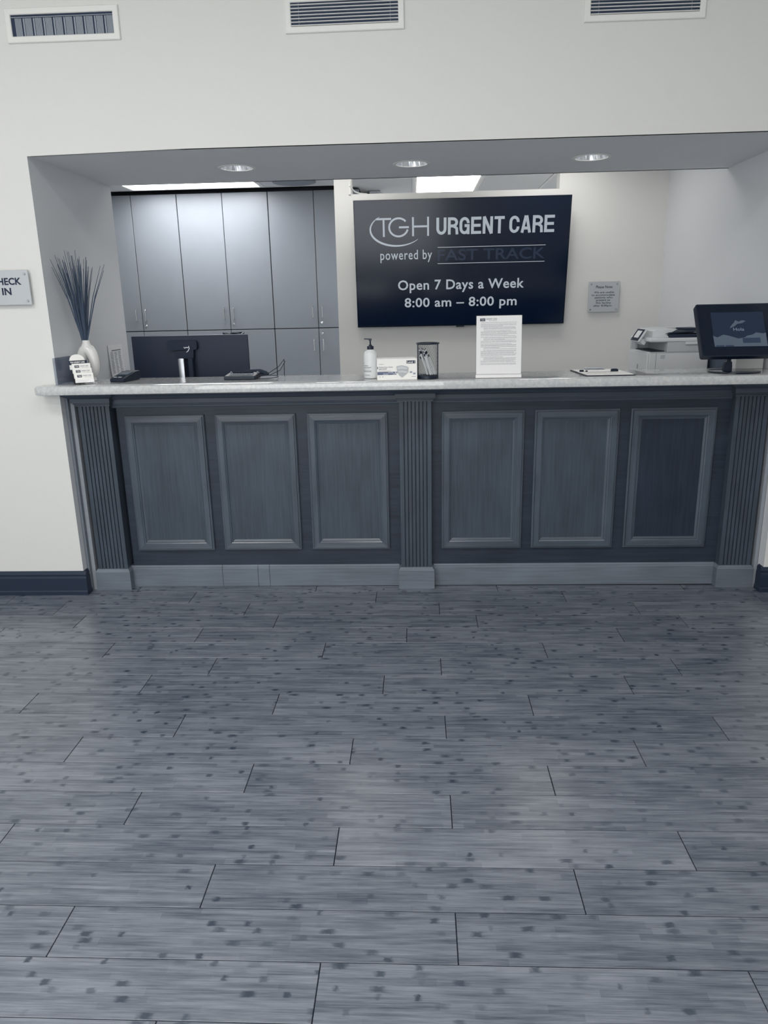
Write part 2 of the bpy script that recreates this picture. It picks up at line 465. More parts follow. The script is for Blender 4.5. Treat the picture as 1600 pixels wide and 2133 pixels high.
# office ceiling: tiles in a T-bar grid, light troffers take the place of tiles
grid = MB()
TROF = [(1.822, 5.44, 2.43, 6.2), (3.70, 3.2, 4.30, 4.4), (-0.76, 2.90, 0.46, 3.50), (1.822, 3.00, 2.430, 4.22), (2.45, 1.22, 3.05, 1.82), (-0.76, 5.0, 0.46, 5.6), (1.0, 1.22, 1.6, 1.82)]  # leading pair: unseen panels added to brighten the office ceiling
ceil2 = MB(); ceil2.box(-1.6, 1.0, OC + .06, 4.4, 6.3, OC + .1)
ceil2 = ceil2.build('ceiling', mat('plenum_dark', (24, 36, 56), 0.9), kind='structure')
TILE = mat('ceiling_tile', (205, 207, 210), 0.9, bump=0.4, bscale=200)
TBAR = mat('ceiling_grid_metal', (214, 216, 218), 0.5)
def hits(a, bq):
    return any(a[0] < t[2] - .02 and a[2] > t[0] + .02 and a[1] < t[3] - .02 and a[3] > t[1] + .02 for t in [bq])
tiles = []
# left zone in front of the cabinets (tiles run along X), right zone deeper
for (xa, xb_) in [(-1.6, -.76), (-.76, .46), (.46, 1.22), (1.22, 1.822), (1.822, 2.43), (2.43, 3.04), (3.04, 3.64)]:
    ys = [1.0, 1.22, 1.82, 2.3, 2.90, 3.50] if xb_ <= 1.23 else [1.0, 1.22, 1.82, 3.00, 4.22, 5.44, 6.28]
    for k in range(len(ys) - 1): tiles.append((xa, ys[k], xb_, ys[k + 1]))
for t in tiles:
    if any(hits(t, q) for q in TROF): continue
    mb = MB(); mb.box(t[0] + .012, t[1] + .012, OC, t[2] - .012, t[3] - .012, OC + .015, 0.003)
    mb.build('ceiling_tile', TILE, ceil2)
for t in tiles:
    grid.box(t[0] - .012, t[1], OC - .003, t[0] + .012, t[3], OC + .012)
    grid.box(t[0], t[1] - .012, OC - .0035, t[2], t[1] + .012, OC + .012)
    grid.box(t[0], t[3] - .012, OC - .0035, t[2], t[3] + .012, OC + .012)
g = grid.build('grid', TBAR, ceil2)
for k, t in enumerate(TROF[2:5] + TROF[6:] + TROF[:2]):
    lab = ['long recessed ceiling light glowing in front of the tall grey cabinets',
           'recessed ceiling light seen through the gap above the wall screen',
           'recessed ceiling light above the screen wall beside its right end', 'recessed ceiling light above the screen wall beside its left end',
           'unseen ceiling panel added as fill light deep in the office near its back wall', 'unseen ceiling panel added as fill light in the office right of the one seen over the screen'][k]
    r = thing('ceiling_light', lab, 'ceiling light', ((t[0] + t[2]) / 2, (t[1] + t[3]) / 2, OC))
    mb = MB(); f = .03
    mb.box(t[0] + .012, t[1] + .012, OC - .004, t[2] - .012, t[1] + f, OC + .02); mb.box(t[0] + .012, t[3] - f, OC - .004, t[2] - .012, t[3] - .012, OC + .02)
    mb.box(t[0] + .012, t[1] + f, OC - .004, t[0] + f, t[3] - f, OC + .02); mb.box(t[2] - f, t[1] + f, OC - .004, t[2] - .012, t[3] - f, OC + .02)
    mb.build('frame', VENTW, r)
    mb = MB(); mb.box(t[0] + f, t[1] + f, OC + .004, t[2] - f, t[3] - f, OC + .014); mb.build('lens', LENS if k not in (2, 3) else LENS2, r)
# dark round ceiling speaker left of the screen
sp_ = thing('ceiling_speaker', 'flat round dark speaker in the ceiling right of the long light', 'speaker', (0.78, 3.30, OC))
mb = MB(); mb.lathe([(0.19, 0), (0.19, -.006), (0.175, -.010), (0.0, -.010)][:3], (0.78, 3.24, OC - .004), 32); mb.build('grille', mat('speaker_grey', (128, 134, 142), .6), sp_, smooth=True)

# ------------------------------------------------------------------ baseboards
def base_profile(y_face, h=0.136, t=0.016):
    # (y, z) outline, y measured towards -Y from the face
    return [(y_face, 0), (y_face - t, 0), (y_face - t, 0.020), (y_face - t + .003, 0.026), (y_face - t + .003, h - .040), (y_face - t + .006, h - .028), (y_face - t + .004, h - .018), (y_face - t + .009, h - .004), (y_face - t + .013, h), (y_face, h)]
b = MB(); b.prism(base_profile(0.0), 'X', X0, 0.016)
b.prism([(0.0 + (0.0 - p[0]), p[1]) for p in base_profile(0.0)], 'Y', -0.002, 0.050)
b.build('baseboard_left', NAVYTRIM, kind='structure')
b = MB(); b.prism(base_profile(0.0), 'X', XR - .016, X1)
b.prism([(XR + p[0], p[1]) for p in base_profile(0.0)], 'Y', -0.002, 0.050)
b.build('baseboard_right', NAVYTRIM, kind='structure')

# ------------------------------------------------------------------ reception counter (joinery below the top)
cnt = thing('reception_counter', 'dark stained wooden reception counter with raised panels and fluted pilasters', 'counter', (1.82, 0.1, 0))
YP = 0.125                                             # stile face
b = MB(); b.box(0.235, YP, 0.10, 1.74, YP + .04, 1.05); b.box(1.90, YP, 0.10, 3.44, YP + .04, 1.05)
b.box(0.02, YP + .04, 0.0, 3.62, YP + .12, 1.095)
b.build('backing_panel', WOODB, cnt)
# kick boards, jointed
for (xa, xb_) in [(0.20, 0.735), (0.737, 0.935), (0.937, 1.0), (1.002, 1.725), (1.912, 3.43)]:
    b = MB(); b.prism([(YP, 0.0), (YP - .014, 0), (YP - .014, .104), (YP - .010, .108), (YP - .010, .114), (YP - .004, .122), (YP, .122)], 'X', xa, xb_)
    b.build('kick_board', WOODK, cnt)
# crown moulding between the pilasters
for (xa, xb_) in [(0.215, 1.735), (1.905, 3.435)]:
    b = MB()
    b.prism([(YP, 1.005), (YP - .008, 1.005), (YP - .010, 1.010), (YP - .010, 1.016), (YP - .016, 1.018), (YP - .018, 1.028), (YP - .030, 1.030),
             (YP - .030, 1.052), (YP - .040, 1.056), (YP - .052, 1.072), (YP - .060, 1.078), (YP - .060, 1.099), (YP, 1.099)], 'X', xa, xb_)
    b.build('crown_moulding', WOODH, cnt, smooth=False)

WOODH2 = wood('stained_wood_rail', (79, 89, 101), 'X', 0.24, 0.2, 0.8)
WOODVD = wood('darker_wood_panel', (42, 52, 67), 'Z', 0.32)  # darker tone for the panel of the rightmost door
def door(x0, x1, pm=WOODV, z0=0.2125, z1=0.9645):
    yf = YP - .020; W = .060
    prof = [(0.0, YP + .001), (0.0, yf + .007), (.005, yf + .004), (.009, yf + .004), (.0092, yf + .008), (.0108, yf + .008), (.0112, yf), (.038, yf), (.040, yf + .003), (.046, yf + .006), (.048, yf + .011), (.055, yf + .014), (W, yf + .016), (W, YP + .001)]
    corners = lambda d: [(x0 + d, z0 + d), (x1 - d, z0 + d), (x1 - d, z1 - d), (x0 + d, z1 - d)]
    mb = MB(); mb.box(x0 + W - .001, yf + .0145, z0 + W - .001, x1 - W + .001, YP + .0005, z1 - W + .001)
    pn = mb.build('raised_panel', pm, cnt)
    for side in range(4):
        V = []; F = []
        for (d, y) in prof:
            c = corners(d); a, e = c[side], c[(side + 1) % 4]
            V += [(a[0], y, a[1]), (e[0], y, e[1])]
        n = len(prof)
        for k in range(n): F.append((2 * k, 2 * k + 1, (2 * k + 3) % (2 * n), (2 * k + 2) % (2 * n)))
        F.append(tuple(range(0, 2 * n, 2))); F.append(tuple(range(2 * n - 1, 0, -2)))
        s_ = MB(); s_.faces(V, F)
        s_.build('stile' if side % 2 else 'rail', WOODF if side % 2 else WOODH2, pn)
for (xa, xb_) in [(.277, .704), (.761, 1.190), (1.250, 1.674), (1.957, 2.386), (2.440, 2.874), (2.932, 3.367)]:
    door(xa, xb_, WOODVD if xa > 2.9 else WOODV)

def pilaster(xc):
    h = 0.083; ys = 0.078
    mb = MB()
    # fluted shaft: outline in X,Y with six grooves
    pts = [(xc - h, YP + .04), (xc - h, ys)]
    n = 7
    for k in range(n):
        gx = xc - h + .024 + (2 * h - .048) * k / (n - 1)
        g = .0029
        pts += [(gx - g, ys), (gx - g * .8, ys + .003), (gx - g * .3, ys + .0085), (gx + g * .3, ys + .0085), (gx + g * .8, ys + .003), (gx + g, ys)]
    pts += [(xc + h, ys), (xc + h, YP + .04)]
    mb.prism(pts, 'Z', 0.11, 1.03)
    mb.build('shaft', WOODV, cnt)
    mb = MB()
    hw = 0.097
    mb.box(xc - hw, 0.060, 0.0, xc + hw, YP + .04, 0.104)
    # bevelled top of the plinth
    V = [(xc - hw, .060, .104), (xc + hw, .060, .104), (xc + hw, YP + .04, .104), (xc - hw, YP + .04, .104),
         (xc - hw + .010, .070, .120), (xc + hw - .010, .070, .120), (xc + hw - .010, YP + .04, .120), (xc - hw + .010, YP + .04, .120)]
    mb.faces(V, [(4, 5, 6, 7), (0, 1, 5, 4), (1, 2, 6, 5), (3, 0, 4, 7)])
    mb.build('plinth_block', WOODK, cnt)
    # capital: stepped rings growing outwards
    mb = MB()
    steps = [(1.022, .088, .070), (1.0225, .093, .062), (1.030, .093, .062), (1.0305, .090, .066), (1.033, .090, .066), (1.0335, .098, .054), (1.038, .098, .054),
             (1.0385, .095, .058), (1.041, .095, .058), (1.0415, .103, .042), (1.064, .103, .042), (1.0645, .106, .036), (1.070, .112, .026), (1.080, .128, .008), (1.086, .134, .000), (1.0865, .134, -.004), (1.098, .134, -.004)]
    V = []; F = []
    for (z, hx, yy) in steps: V += [(xc - hx, YP + .04, z), (xc - hx, yy, z), (xc + hx, yy, z), (xc + hx, YP + .04, z)]
    for k in range(len(steps) - 1):
        for q in range(3): F.append((4 * k + q, 4 * k + q + 1, 4 * k + q + 5, 4 * k + q + 4))
    F.append((0, 1, 2, 3)); mm = 4 * (len(steps) - 1); F.append((mm + 3, mm + 2, mm + 1, mm))
    mb.faces(V, F); mb.build('capital', WOODH, cnt)
for xc in (0.134, 1.819, 3.522): pilaster(xc)
# scribe strips and fillers between joinery and the jambs
b = MB(); b.box(0.016, 0.070, 0.0, 0.036, YP + .04, 1.096); b.build('scribe_strip', SCRIBE, cnt)
b = MB(); b.box(3.6195, 0.066, 0.0, 3.636, YP + .04, 1.096); b.build('scribe_strip', SCRIBE, cnt)
b = MB(); b.box(0.0015, 0.045, 0.0, 0.0155, YP + .04, 1.096); b.build('filler_strip', mat('grey_filler', (118, 126, 136), .6), cnt)

# ------------------------------------------------------------------ quartz top with rounded nose
CT, CB = 1.143, 1.099
CY0, CY1 = -0.105, 0.315
b = MB()
def nose(y, n=6):
    r = (CT - CB) / 2
    return [(y + r * 0.55 * (1 - math.sin(PI * k / n)), CB + (CT - CB) * k / n) for k in range(n + 1)]
def slab(x0, x1, y0, y1):
    # x-y outline grown by the rounded edge at each height; front corners rounded
    V = []; F = []; n = 6; r = (CT - CB) / 2
    rings = []
    for k in range(n + 1):
        ins = r * 0.35 * (1 - math.sin(PI * k / n) ** .6); z = CB + (CT - CB) * (0.5 - 0.5 * math.cos(PI * k / n))
        a0, a1, c0 = x0 + ins, x1 - ins, y0 + ins
        R = 0.03; ring = []
        for q in range(5):
            a = PI + PI / 2 * q / 4; ring.append((a0 + R + R * math.cos(a), c0 + R + R * math.sin(a), z))
        for q in range(5):
            a = 1.5 * PI + PI / 2 * q / 4; ring.append((a1 - R + R * math.cos(a), c0 + R + R * math.sin(a), z))
        ring += [(a1, -0.002, z), (XR - .002, -0.002, z), (XR - .002, y1, z), (0.002, y1, z), (0.002, -0.002, z), (a0, -0.002, z)]
        rings.append(ring)
    m_ = len(rings[0])
    for rg in rings: V += rg
    for k in range(n):
        for q in range(m_): F.append((k * m_ + q, k * m_ + (q + 1) % m_, (k + 1) * m_ + (q + 1) % m_, (k + 1) * m_ + q))
    F.append(tuple(range(m_ - 1, -1, -1))); F.append(tuple(range(n * m_, n * m_ + m_)))
    b.faces(V, F)
slab(-0.085, XR + .085, CY0, CY1)
top = b.build('countertop', QUARTZ, smooth=True)
tag(top, 'pale speckled stone countertop with rounded edge on the wooden counter', 'countertop')

# ------------------------------------------------------------------ tall grey cabinets
def handle(mb, x, y, z, L=.11):
    mb.tube([(x, y, z), (x, y - .022, z), (x, y - .028, z - .006), (x, y - .028, z - L + .006), (x, y - .022, z - L), (x, y, z - L)], .005, 8)
def cabinet(xa, xb_, label):
    r = thing('storage_cabinet', label, 'cabinet', ((xa + xb_) / 2, YC, 0), group='tall grey laminate cabinets behind the counter')
    mb = MB(); mb.box(xa + .001, YC + .02, 0.0, xb_ - .001, YC + .55, 2.545); mb.build('carcass', LAMD, r)
    xm = (xa + xb_) / 2
    for (z0, z1, up) in ((1.305, 2.540, True), (0.10, 1.297, False)):
        for k, (x0, x1) in enumerate(((xa + .004, xm - .003), (xm + .003, xb_ - .004))):
            mb = MB(); mb.box(x0, YC, z0, x1, YC + .019, z1, .0015); d = mb.build('door', LAM, r)
            hx = x1 - .045 if k == 0 else x0 + .040
            hz = 1.505 if up else 1.19
            mb = MB(); handle(mb, hx, YC, hz); mb.build('handle', CHROME, d, smooth=True)
            if k == 1:
                mb = MB(); M = Matrix.Translation((hx - .012, YC, 1.352 if up else 1.248)) @ Matrix.Rotation(PI / 2, 4, 'X')
                mb.lathe([(.012, 0), (.012, .004), (.009, .007), (.004, .007)], seg=16, M=M); mb.build('lock', CHROME, d, smooth=True)
cabinet(-1.27, -.40, 'tall grey laminate cabinet furthest left behind the counter')
cabinet(-.40, .46, 'tall grey laminate cabinet directly behind the black monitor')
cabinet(.46, 1.32, 'tall grey laminate cabinet nearest the wall with the screen')
b = MB(); b.box(1.40, 3.9, 2.0, 1.50, 4.9, OC - .005); b.build('wall_side', mat('bulkhead_grey', (190, 194, 200), .8), kind='structure')

# ------------------------------------------------------------------ desk behind the counter
dk = thing('work_desk', 'low work desk hidden behind the tall counter under the monitor', 'desk', (1.8, 0.6, 0))
b = MB(); b.box(0.02, .36, .73, 2.95, 1.02, .76, .003); b.build('desk_top', LAM, dk)
for x in (0.05, 1.5, 2.9):
    b = MB(); b.box(x, .38, 0, x + .03, 1.0, .73); b.build('desk_panel', LAM, dk)
ps = thing('printer_cabinet', 'low grey cabinet under the printer beside the right jamb', 'cabinet', (3.35, .9, 0))
b = MB(); b.box(3.0, .62, 0, 3.625, 1.16, 1.0, .003); b.build('body', LAM, ps)
b = MB(); b.box(3.01, .605, .1, 3.30, .62, .98, .002); b.build('door', LAM, ps)
b = MB(); b.box(3.31, .605, .1, 3.61, .62, .98, .002); b.build('door', LAM, ps)

# ------------------------------------------------------------------ wall screen
TVX0, TVX1 = 1.394, 2.925; TVH = 0.880; TVW = TVX1 - TVX0
tilt = math.asin(0.12 / TVH)
tv = thing('wall_screen', 'large wide black wall screen showing clinic name and opening hours', 'television', ((TVX0 + TVX1) / 2, 1.985, 1.344))
tv.matrix_basis = Matrix.Translation(((TVX0 + TVX1) / 2, 1.985, 1.344)) @ Matrix.Rotation(tilt, 4, 'X')
TVI = tv.matrix_basis.inverted()
SCR = mat('screen_glass', (5, 18, 38), 0.16, spec=0.6, emit=(3, 17, 36), estr=0.35)
SCRT = mat('screen_white_lettering', (30, 40, 50), 0.2, emit=(172, 180, 188), estr=0.85)
SCRL = mat('screen_bright_rule', (30, 40, 50), 0.2, emit=(200, 206, 212), estr=0.9)
SCRD = mat('screen_dim_lettering', (10, 20, 36), 0.2, emit=(36, 46, 62), estr=.8)
hw = TVW / 2
b = MB(); b.box(-hw, .008, 0, hw, .035, TVH, .004); b.box(-.5, .03, .1, .5, .06, .7, .004); b.build('casing', BLACK, tv, local=True)
b = MB(); b.box(-hw, -.001, 0, hw, .008, .010); b.box(-hw, -.001, TVH - .008, hw, .008, TVH); b.box(-hw, -.001, .010, -hw + .008, .008, TVH - .008); b.box(hw - .008, -.001, .010, hw, .008, TVH - .008)
b.build('bezel', BLACKG, tv, local=True)
b = MB(); b.box(-hw + .008, .0005, .010, hw - .008, .008, TVH - .008); b.build('display_panel', SCR, tv, local=True)
b = MB(); b.box(-.03, -.003, -.010, .03, .006, .001, .001); b.build('sensor', BLACK, tv, local=True)
b = MB(); b.box(-.2, .05, .25, .2, .058, .6); b.box(-.15, .055, .3, -.1, .075, .42); b.box(.1, .055, .3, .15, .075, .42); b.build('mount', BLACK, tv, local=True)
def tvp(x, z):   # world x,z on the screen -> local text plane coords
    return (x - (TVX0 + TVX1) / 2, (z - 1.344) / math.cos(tilt) * 1.0)
def TVM(x, z, yo=-.0004):
    u, v = tvp(x, z)
    return Matrix.Translation((u, yo, v)) @ FACE
lettering('powered by', .1, TVM(1.7635, 1.838), SCRT, tv, bold=.0006, spacing=1.12, fit=(.373, .086))
lettering('Open 7 Days a Week', .1, TVM(2.160, 1.628), SCRT, tv, bold=.0016, spacing=1.06, fit=(.918, .092))
lettering('8:00 am \u2013 8:00 pm', .1, TVM(2.160, 1.5045), SCRT, tv, bold=.0016, spacing=1.06, fit=(.824, .088))
lettering('FAST TRACK', .1, TVM(2.375, 1.840), SCRD, tv, bold=.0012, fit=(.77, .078), name='dim_lettering')
def ST(paths, wd, m_, nm='lettering'):
    pp = []
    for it in paths:
        pts, ws = it if isinstance(it, tuple) else (it, None)
        q = [tvp(*p) for p in pts]; pp.append((q, ws) if ws else q)
    strokes(pp, wd, Matrix.Translation((0, -.0004, 0)) @ FACE, m_, tv, nm)
arc = lambda cx, cz, rx, rz, a0, a1, n=18: [(cx + rx * math.cos(math.radians(a0 + (a1 - a0) * k / n)), cz + rz * math.sin(math.radians(a0 + (a1 - a0) * k / n))) for k in range(n + 1)]
ST([[(1.553, 2.090), (1.660, 2.090)], [(1.606, 2.094), (1.606, 1.972)]], .013, SCRT)
ST([arc(1.712, 2.033, .067, .060, 40, 345), [(1.715, 2.033), (1.786, 2.033)], ], .013, SCRT)
ST([[(1.815, 2.098), (1.815, 1.972)], [(1.815, 2.036), (1.922, 2.036)], [(1.922, 2.098), (1.922, 1.972)]], .013, SCRT)
def grot(word, xa, xb_, z0, z1, wt, gap):
    H = z1 - z0; W = (xb_ - xa - gap * (len(word) - 1)) / len(word); h = wt / 2
    for i, ch in enumerate(word):
        x = xa + i * (W + gap); L_, R_ = x + h, x + W - h; B_, T_ = z0 + h, z1 - h; c = x + W / 2; m_ = (z0 + z1) / 2
        rx = W / 2 - h; rz = rx * 1.15
        bt = arc(c, B_ + rz, rx, rz, 180, 360, 10); tp = arc(c, T_ - rz, rx, rz, 0, 180, 10)
        V = {'U': [[(L_, z1)] + bt + [(R_, z1)]],
             'C': [[(R_, m_ + H * .13)] + tp + bt + [(R_, m_ - H * .13)]],
             'G': [[(R_, m_ + H * .14)] + tp + bt + [(R_, m_ + h * .6)], [(R_ + h, m_), (c, m_)], [(R_, m_), (R_, z0)]],
             'E': [[(L_, z0), (L_, z1)], [(L_, B_), (x + W, B_)], [(L_, m_), (x + W * .94, m_)], [(L_, T_), (x + W, T_)]],
             'T': [[(c, z0), (c, z1)], [(x, T_), (x + W, T_)]],
             'N': [[(L_, z0), (L_, z1)], [(R_, z0), (R_, z1)], [(L_, z1), (R_, z0)]],
             'A': [[(x + h * .9, z0), (c - h * .3, z1)], [(x + W - h * .9, z0), (c + h * .3, z1)], [(x + W * .2, z0 + H * .27), (x + W * .8, z0 + H * .27)]],
             'R': [[(L_, z0), (L_, z1)], [(L_, T_), (c, T_)] + arc(c, (T_ + m_) / 2, rx, (T_ - m_) / 2, 90, -90, 8) + [(L_, m_)], [(c + h * .3, m_), (R_, m_ - H * .14), (R_ + h * .3, z0)]]}[ch]
        ST(V, wt, SCRT)
grot('URGENT', 1.981, 2.463, 1.977, 2.090, .0195, .0105)
grot('CARE', 2.497, 2.814, 1.977, 2.090, .0195, .0105)
sw = arc(1.700, 2.020, .190, .110, 130, 322, 40)
ST([(sw, [.002 + .012 * math.sin(PI * min(1, k / 40)) ** .8 for k in range(41)])], .01, SCRT, 'logo_swoosh')
ST([[(1.990, 1.893), (2.760, 1.893)], [(1.990, 1.783), (2.758, 1.783)]], .0028, SCRL, 'rule')

# ------------------------------------------------------------------ plaques
def plaque(name, label, x0, x1, z0, z1, yw, lines, loc_group=None):
    r = thing(name, label, 'sign', ((x0 + x1) / 2, yw, z0))
    mb = MB(); mb.box(x0, yw - .024, z0, x1, yw - .017, z1, .0008); mb.build('plate', PLAQ, r)
    for x in (x0 + .018, x1 - .018):
        for z in (z0 + .018, z1 - .018):
            mb = MB(); M = Matrix.Translation((x, yw, z)) @ Matrix.Rotation(PI / 2, 4, 'X')
            mb.lathe([(.0065, 0.0005), (.0065, .0265), (.0050, .0285), (.001, .0285)], seg=14, M=M); mb.build('standoff', CHROME, r, smooth=True)
    for (s, cx, cz, w_, h_, bd) in lines:
        lettering(s, .05, Matrix.Translation((cx - (x0 + x1) / 2, -.0241, cz - z0)) @ FACE, INK, r, fit=(w_, h_), bold=bd)
plaque('wall_sign', 'silver CHECK IN plaque on the white wall left of the opening', -.325, -.064, 1.539, 1.702, 0,
       [('CHECK', -.178, 1.650, .152, .034, .0016), ('IN', -.182, 1.603, .047, .034, .0016)])
nx = 3.217
plaque('notice_plaque', 'small silver notice plaque right of the wall screen', 3.105, 3.329, 1.420, 1.636, YT,
       [('Please Note:', nx + .001, 1.598, .122, .020, .0006), ('We are unable', nx + .001, 1.560, .146, .014, .0006),
        ('to accommodate', nx - .004, 1.541, .170, .014, .0006), ('patients who', nx, 1.521, .130, .018, .0006),
        ('present to', nx - .003, 1.501, .104, .018, .0006), ('this facility', nx, 1.483, .112, .018, .0006),
        ('after 8:00pm.', nx - .003, 1.463, .138, .018, .0006)])

# ------------------------------------------------------------------ vents
def vent(label, x0, x1, z0, z1, style, rot=0.0):
    cx, cz = (x0 + x1) / 2, (z0 + z1) / 2; hw, hh = (x1 - x0) / 2, (z1 - z0) / 2
    r = thing('air_vent', label, 'vent', (cx, 0, cz))
    r.matrix_basis = Matrix.Translation((cx, 0, cz)) @ Matrix.Rotation(rot, 4, 'Y')
    f = .026
    mb = MB(); mb.box(-hw + f - .004, -.004, -hh + f - .004, hw - f + .004, -.001, hh - f + .004); mb.build('duct_back', VENTD, r, local=True)
    prof = [(0, -.0005), (0, -.009), (.003, -.012), (f - .003, -.012), (f, -.009), (f, -.0005)]
    cor = lambda d: [(-hw + d, -hh + d), (hw - d, -hh + d), (hw - d, hh - d), (-hw + d, hh - d)]
    for side in range(4):
        V = []; F = []; n = len(prof)
        for (d, y) in prof:
            c = cor(d); a, e = c[side], c[(side + 1) % 4]
            # hairline mitre
            V += [(a[0], y, a[1]), (e[0], y, e[1])]
        for k in range(n): F.append((2 * k, 2 * k + 1, (2 * k + 3) % (2 * n), (2 * k + 2) % (2 * n)))
        F.append(tuple(range(0, 2 * n, 2))); F.append(tuple(range(2 * n - 1, 0, -2)))
        mb = MB(); mb.faces(V, F); mb.build('frame_side', VENTW, r, local=True)
    if style == 'h':
        n = 7
        for k in range(n):
            z = -hh + f + .004 + (2 * hh - 2 * f) * k / n
            mb = MB(); M = Matrix.Translation((0, -.0075, z)) @ Matrix.Rotation(math.radians(-12), 4, 'X')
            mb.box(-hw + f, -.003, -.0013, hw - f, .003, .0013, M=M); mb.build('louvre', VENTW, r, local=True)
        for x in (-hw + f + .035, hw - f - .035):
            mb = MB(); mb.box(x - .0008, -.0045, -hh + f, x + .0008, -.0035, hh - f); mb.build('tie_rod', VENTB, r, local=True)
    else:
        n = 10; span = 2 * hw - 2 * f
        for k in range(n):
            x = -hw + f + .018 + span * k / n
            mb = MB()
            for q in range(5):
                mb.box(x + q * .0060, -.0072 + .0004 * q, -hh + f, x + q * .0060 + .0048, -.0062 + .0004 * q, hh - f - .014)
            mb.build('deflector', VENTB, r, local=True)
            mb = MB(); mb.box(x + .036, -.0052, -hh + f, x + .043, -.0042, hh - f - .014); mb.build('deflector', VENTB, r, local=True)
        mb = MB(); mb.box(-hw + f, -.0085, hh - f - .012, hw - f, -.0075, hh - f - .009); mb.build('cross_bar', VENTB, r, local=True)
vent('white framed wall vent with exposed vertical deflectors, leftmost of the three', -.012, .507, 2.680, 2.818, 'v')
vent('white framed wall vent with horizontal louvres, middle of the three', 1.257, 1.786, 2.679, 2.825, 'h', -.006)
vent('white framed wall vent with horizontal louvres, rightmost of the three', 2.576, 3.099, 2.679, 2.825, 'h')

# ------------------------------------------------------------------ downlights
CAN = mat('fluted_reflector', (222, 225, 230), 0.22, metal=0.75)
BULB = mat('downlight_lamp', (225, 226, 226), 0.3, emit=(255, 252, 246), estr=4.5)
for (c, lab) in zip(cans, ('recessed round downlight in the soffit nearest the left jamb', 'recessed round downlight at the middle of the soffit', 'recessed round downlight in the soffit nearest the right jamb')):
    r = thing('downlight', lab, 'downlight', (c[0], c[1], ZT), group='round downlights in the soffit')
    mb = MB()
    P = [(CR - .004, -.003), (CR + .010, -.003), (CR + .012, -.001), (CR + .012, -.0003), (CR - .004, -.0003)]
    V = []; F = []; sg = 40
    for (rr, z) in P:
        for k in range(sg): V.append((c[0] + rr * math.cos(2 * PI * k / sg), c[1] + rr * math.sin(2 * PI * k / sg), ZT + z))
    for i in range(5):
        for k in range(sg): F.append((i * sg + k, i * sg + (k + 1) % sg, ((i + 1) % 5) * sg + (k + 1) % sg, ((i + 1) % 5) * sg + k))
    mb.faces(V, F); mb.build('trim_ring', VENTW, r, smooth=True)
    V = []; F = []; sg = 56; P = [(CR - .003, -.002), (CR - .010, .03), (CR - .022, .07), (CR - .040, .11), (CR - .055, .125)]
    for (rr, z) in P:
        for k in range(sg):
            q = rr * (1 + (.02 if k % 4 < 2 else -.02) * (z > 0))
            V.append((c[0] + q * math.cos(2 * PI * k / sg), c[1] + q * math.sin(2 * PI * k / sg), ZT + z))
    for i in range(4):
        for k in range(sg): F.append((i * sg + k, i * sg + (k + 1) % sg, (i + 1) * sg + (k + 1) % sg, (i + 1) * sg + k))
    F.append(tuple(range(4 * sg, 5 * sg)))
    mb = MB(); mb.faces(V, F); mb.build('reflector', CAN, r)
    mb = MB(); mb.lathe([(.012, .12), (.028, .10), (.032, .075), (.024, .060), (.004, .056)], (c[0], c[1], ZT), 20); mb.build('lamp', BULB, r, smooth=True)

# ------------------------------------------------------------------ white bracket and cord on top of the screen wall
r = thing('cable_bracket', 'small white bracket with a cord at the top of the screen wall', 'bracket', (1.36, YT - .01, 2.28))
b = MB(); b.box(1.352, YT - .012, 2.276, 1.368, YT - .001, 2.368, .003); b.build('bracket', WHITE, r)
b = MB(); b.tube([(1.360, YT - .015, 2.335), (1.375, YT + .0, 2.318), (1.395, YT + .02, 2.300), (1.425, YT + .05, 2.292), (1.48, YT + .07, 2.288)], .005, 8); b.build('cord', WHITE, r, smooth=True)

# ================================================================== things on the counter
Z = CT
# ---- vase with a slot and the dried reeds
VX, VY = .082, .195
r = thing('vase', 'white glazed ring shaped vase holding dark reeds beside the left jamb', 'vase', (VX + .006, VY, Z), math.radians(-10))
b = MB()
lp = []; rd = []
for k in range(28):
    a = 2 * PI * k / 28 - PI / 2
    lp.append((.037 * math.cos(a) * (1 - .12 * math.sin(a)), 0, .098 + .066 * math.sin(a))); rd.append(.027 + .004 * math.sin(a))
b.tube(lp, .024, 14, closed=True, radii=rd)
b.build('body', WHITEG, r, smooth=True, local=True)
b = MB(); b.lathe([(.026, .150), (.032, .166), (.028, .182), (.020, .197), (.0195, .212), (.0165, .212), (.015, .196), (.016, .185)], (0, 0, 0), 20); b.build('neck', WHITEG, r, smooth=True, local=True)
b = MB(); b.lathe([(.033, 0.0005), (.036, .004), (.030, .02)], (0, 0, 0), 20, sy=.8); b.build('foot', WHITEG, r, smooth=True, local=True)
rb = thing('reed_bunch', 'fan of thin dark dried reeds standing in the white ring vase', 'dried reeds', (VX, VY, Z + .2))
REED = mat('dark_dried_reed', (70, 84, 104), 0.6)
random.seed(12)
for k in range(54):
    u = (k + .5) / 54 * 2 - 1; u += random.uniform(-.05, .05)
    if k >= 51: u = .92 + .07 * (k - 51)
    top_x = max(.016, VX + .010 + u * .082 * (1 if u < 0 else .95 if k < 51 else 1.5))
    hgt = random.uniform(.37, .47) * (1 - .10 * abs(u)); topy = VY + random.uniform(-.10, .05) - .06 * max(0, -u)
    bx, by = VX + u * .010, VY + random.uniform(-.009, .009)
    z0 = Z + .198
    mx_ = (bx * .45 + top_x * .55); pts = [(bx, by, z0), (bx * .72 + top_x * .28 - u * .004, by * .7 + topy * .3, z0 + hgt * .3), (mx_ - u * .004, (by + topy) / 2, z0 + hgt * .6), (top_x, topy, z0 + hgt)]
    b = MB(); b.tube(pts, .002, 5, radii=[.0028, .0027, .0022, .0010]); b.build('reed', REED, rb)

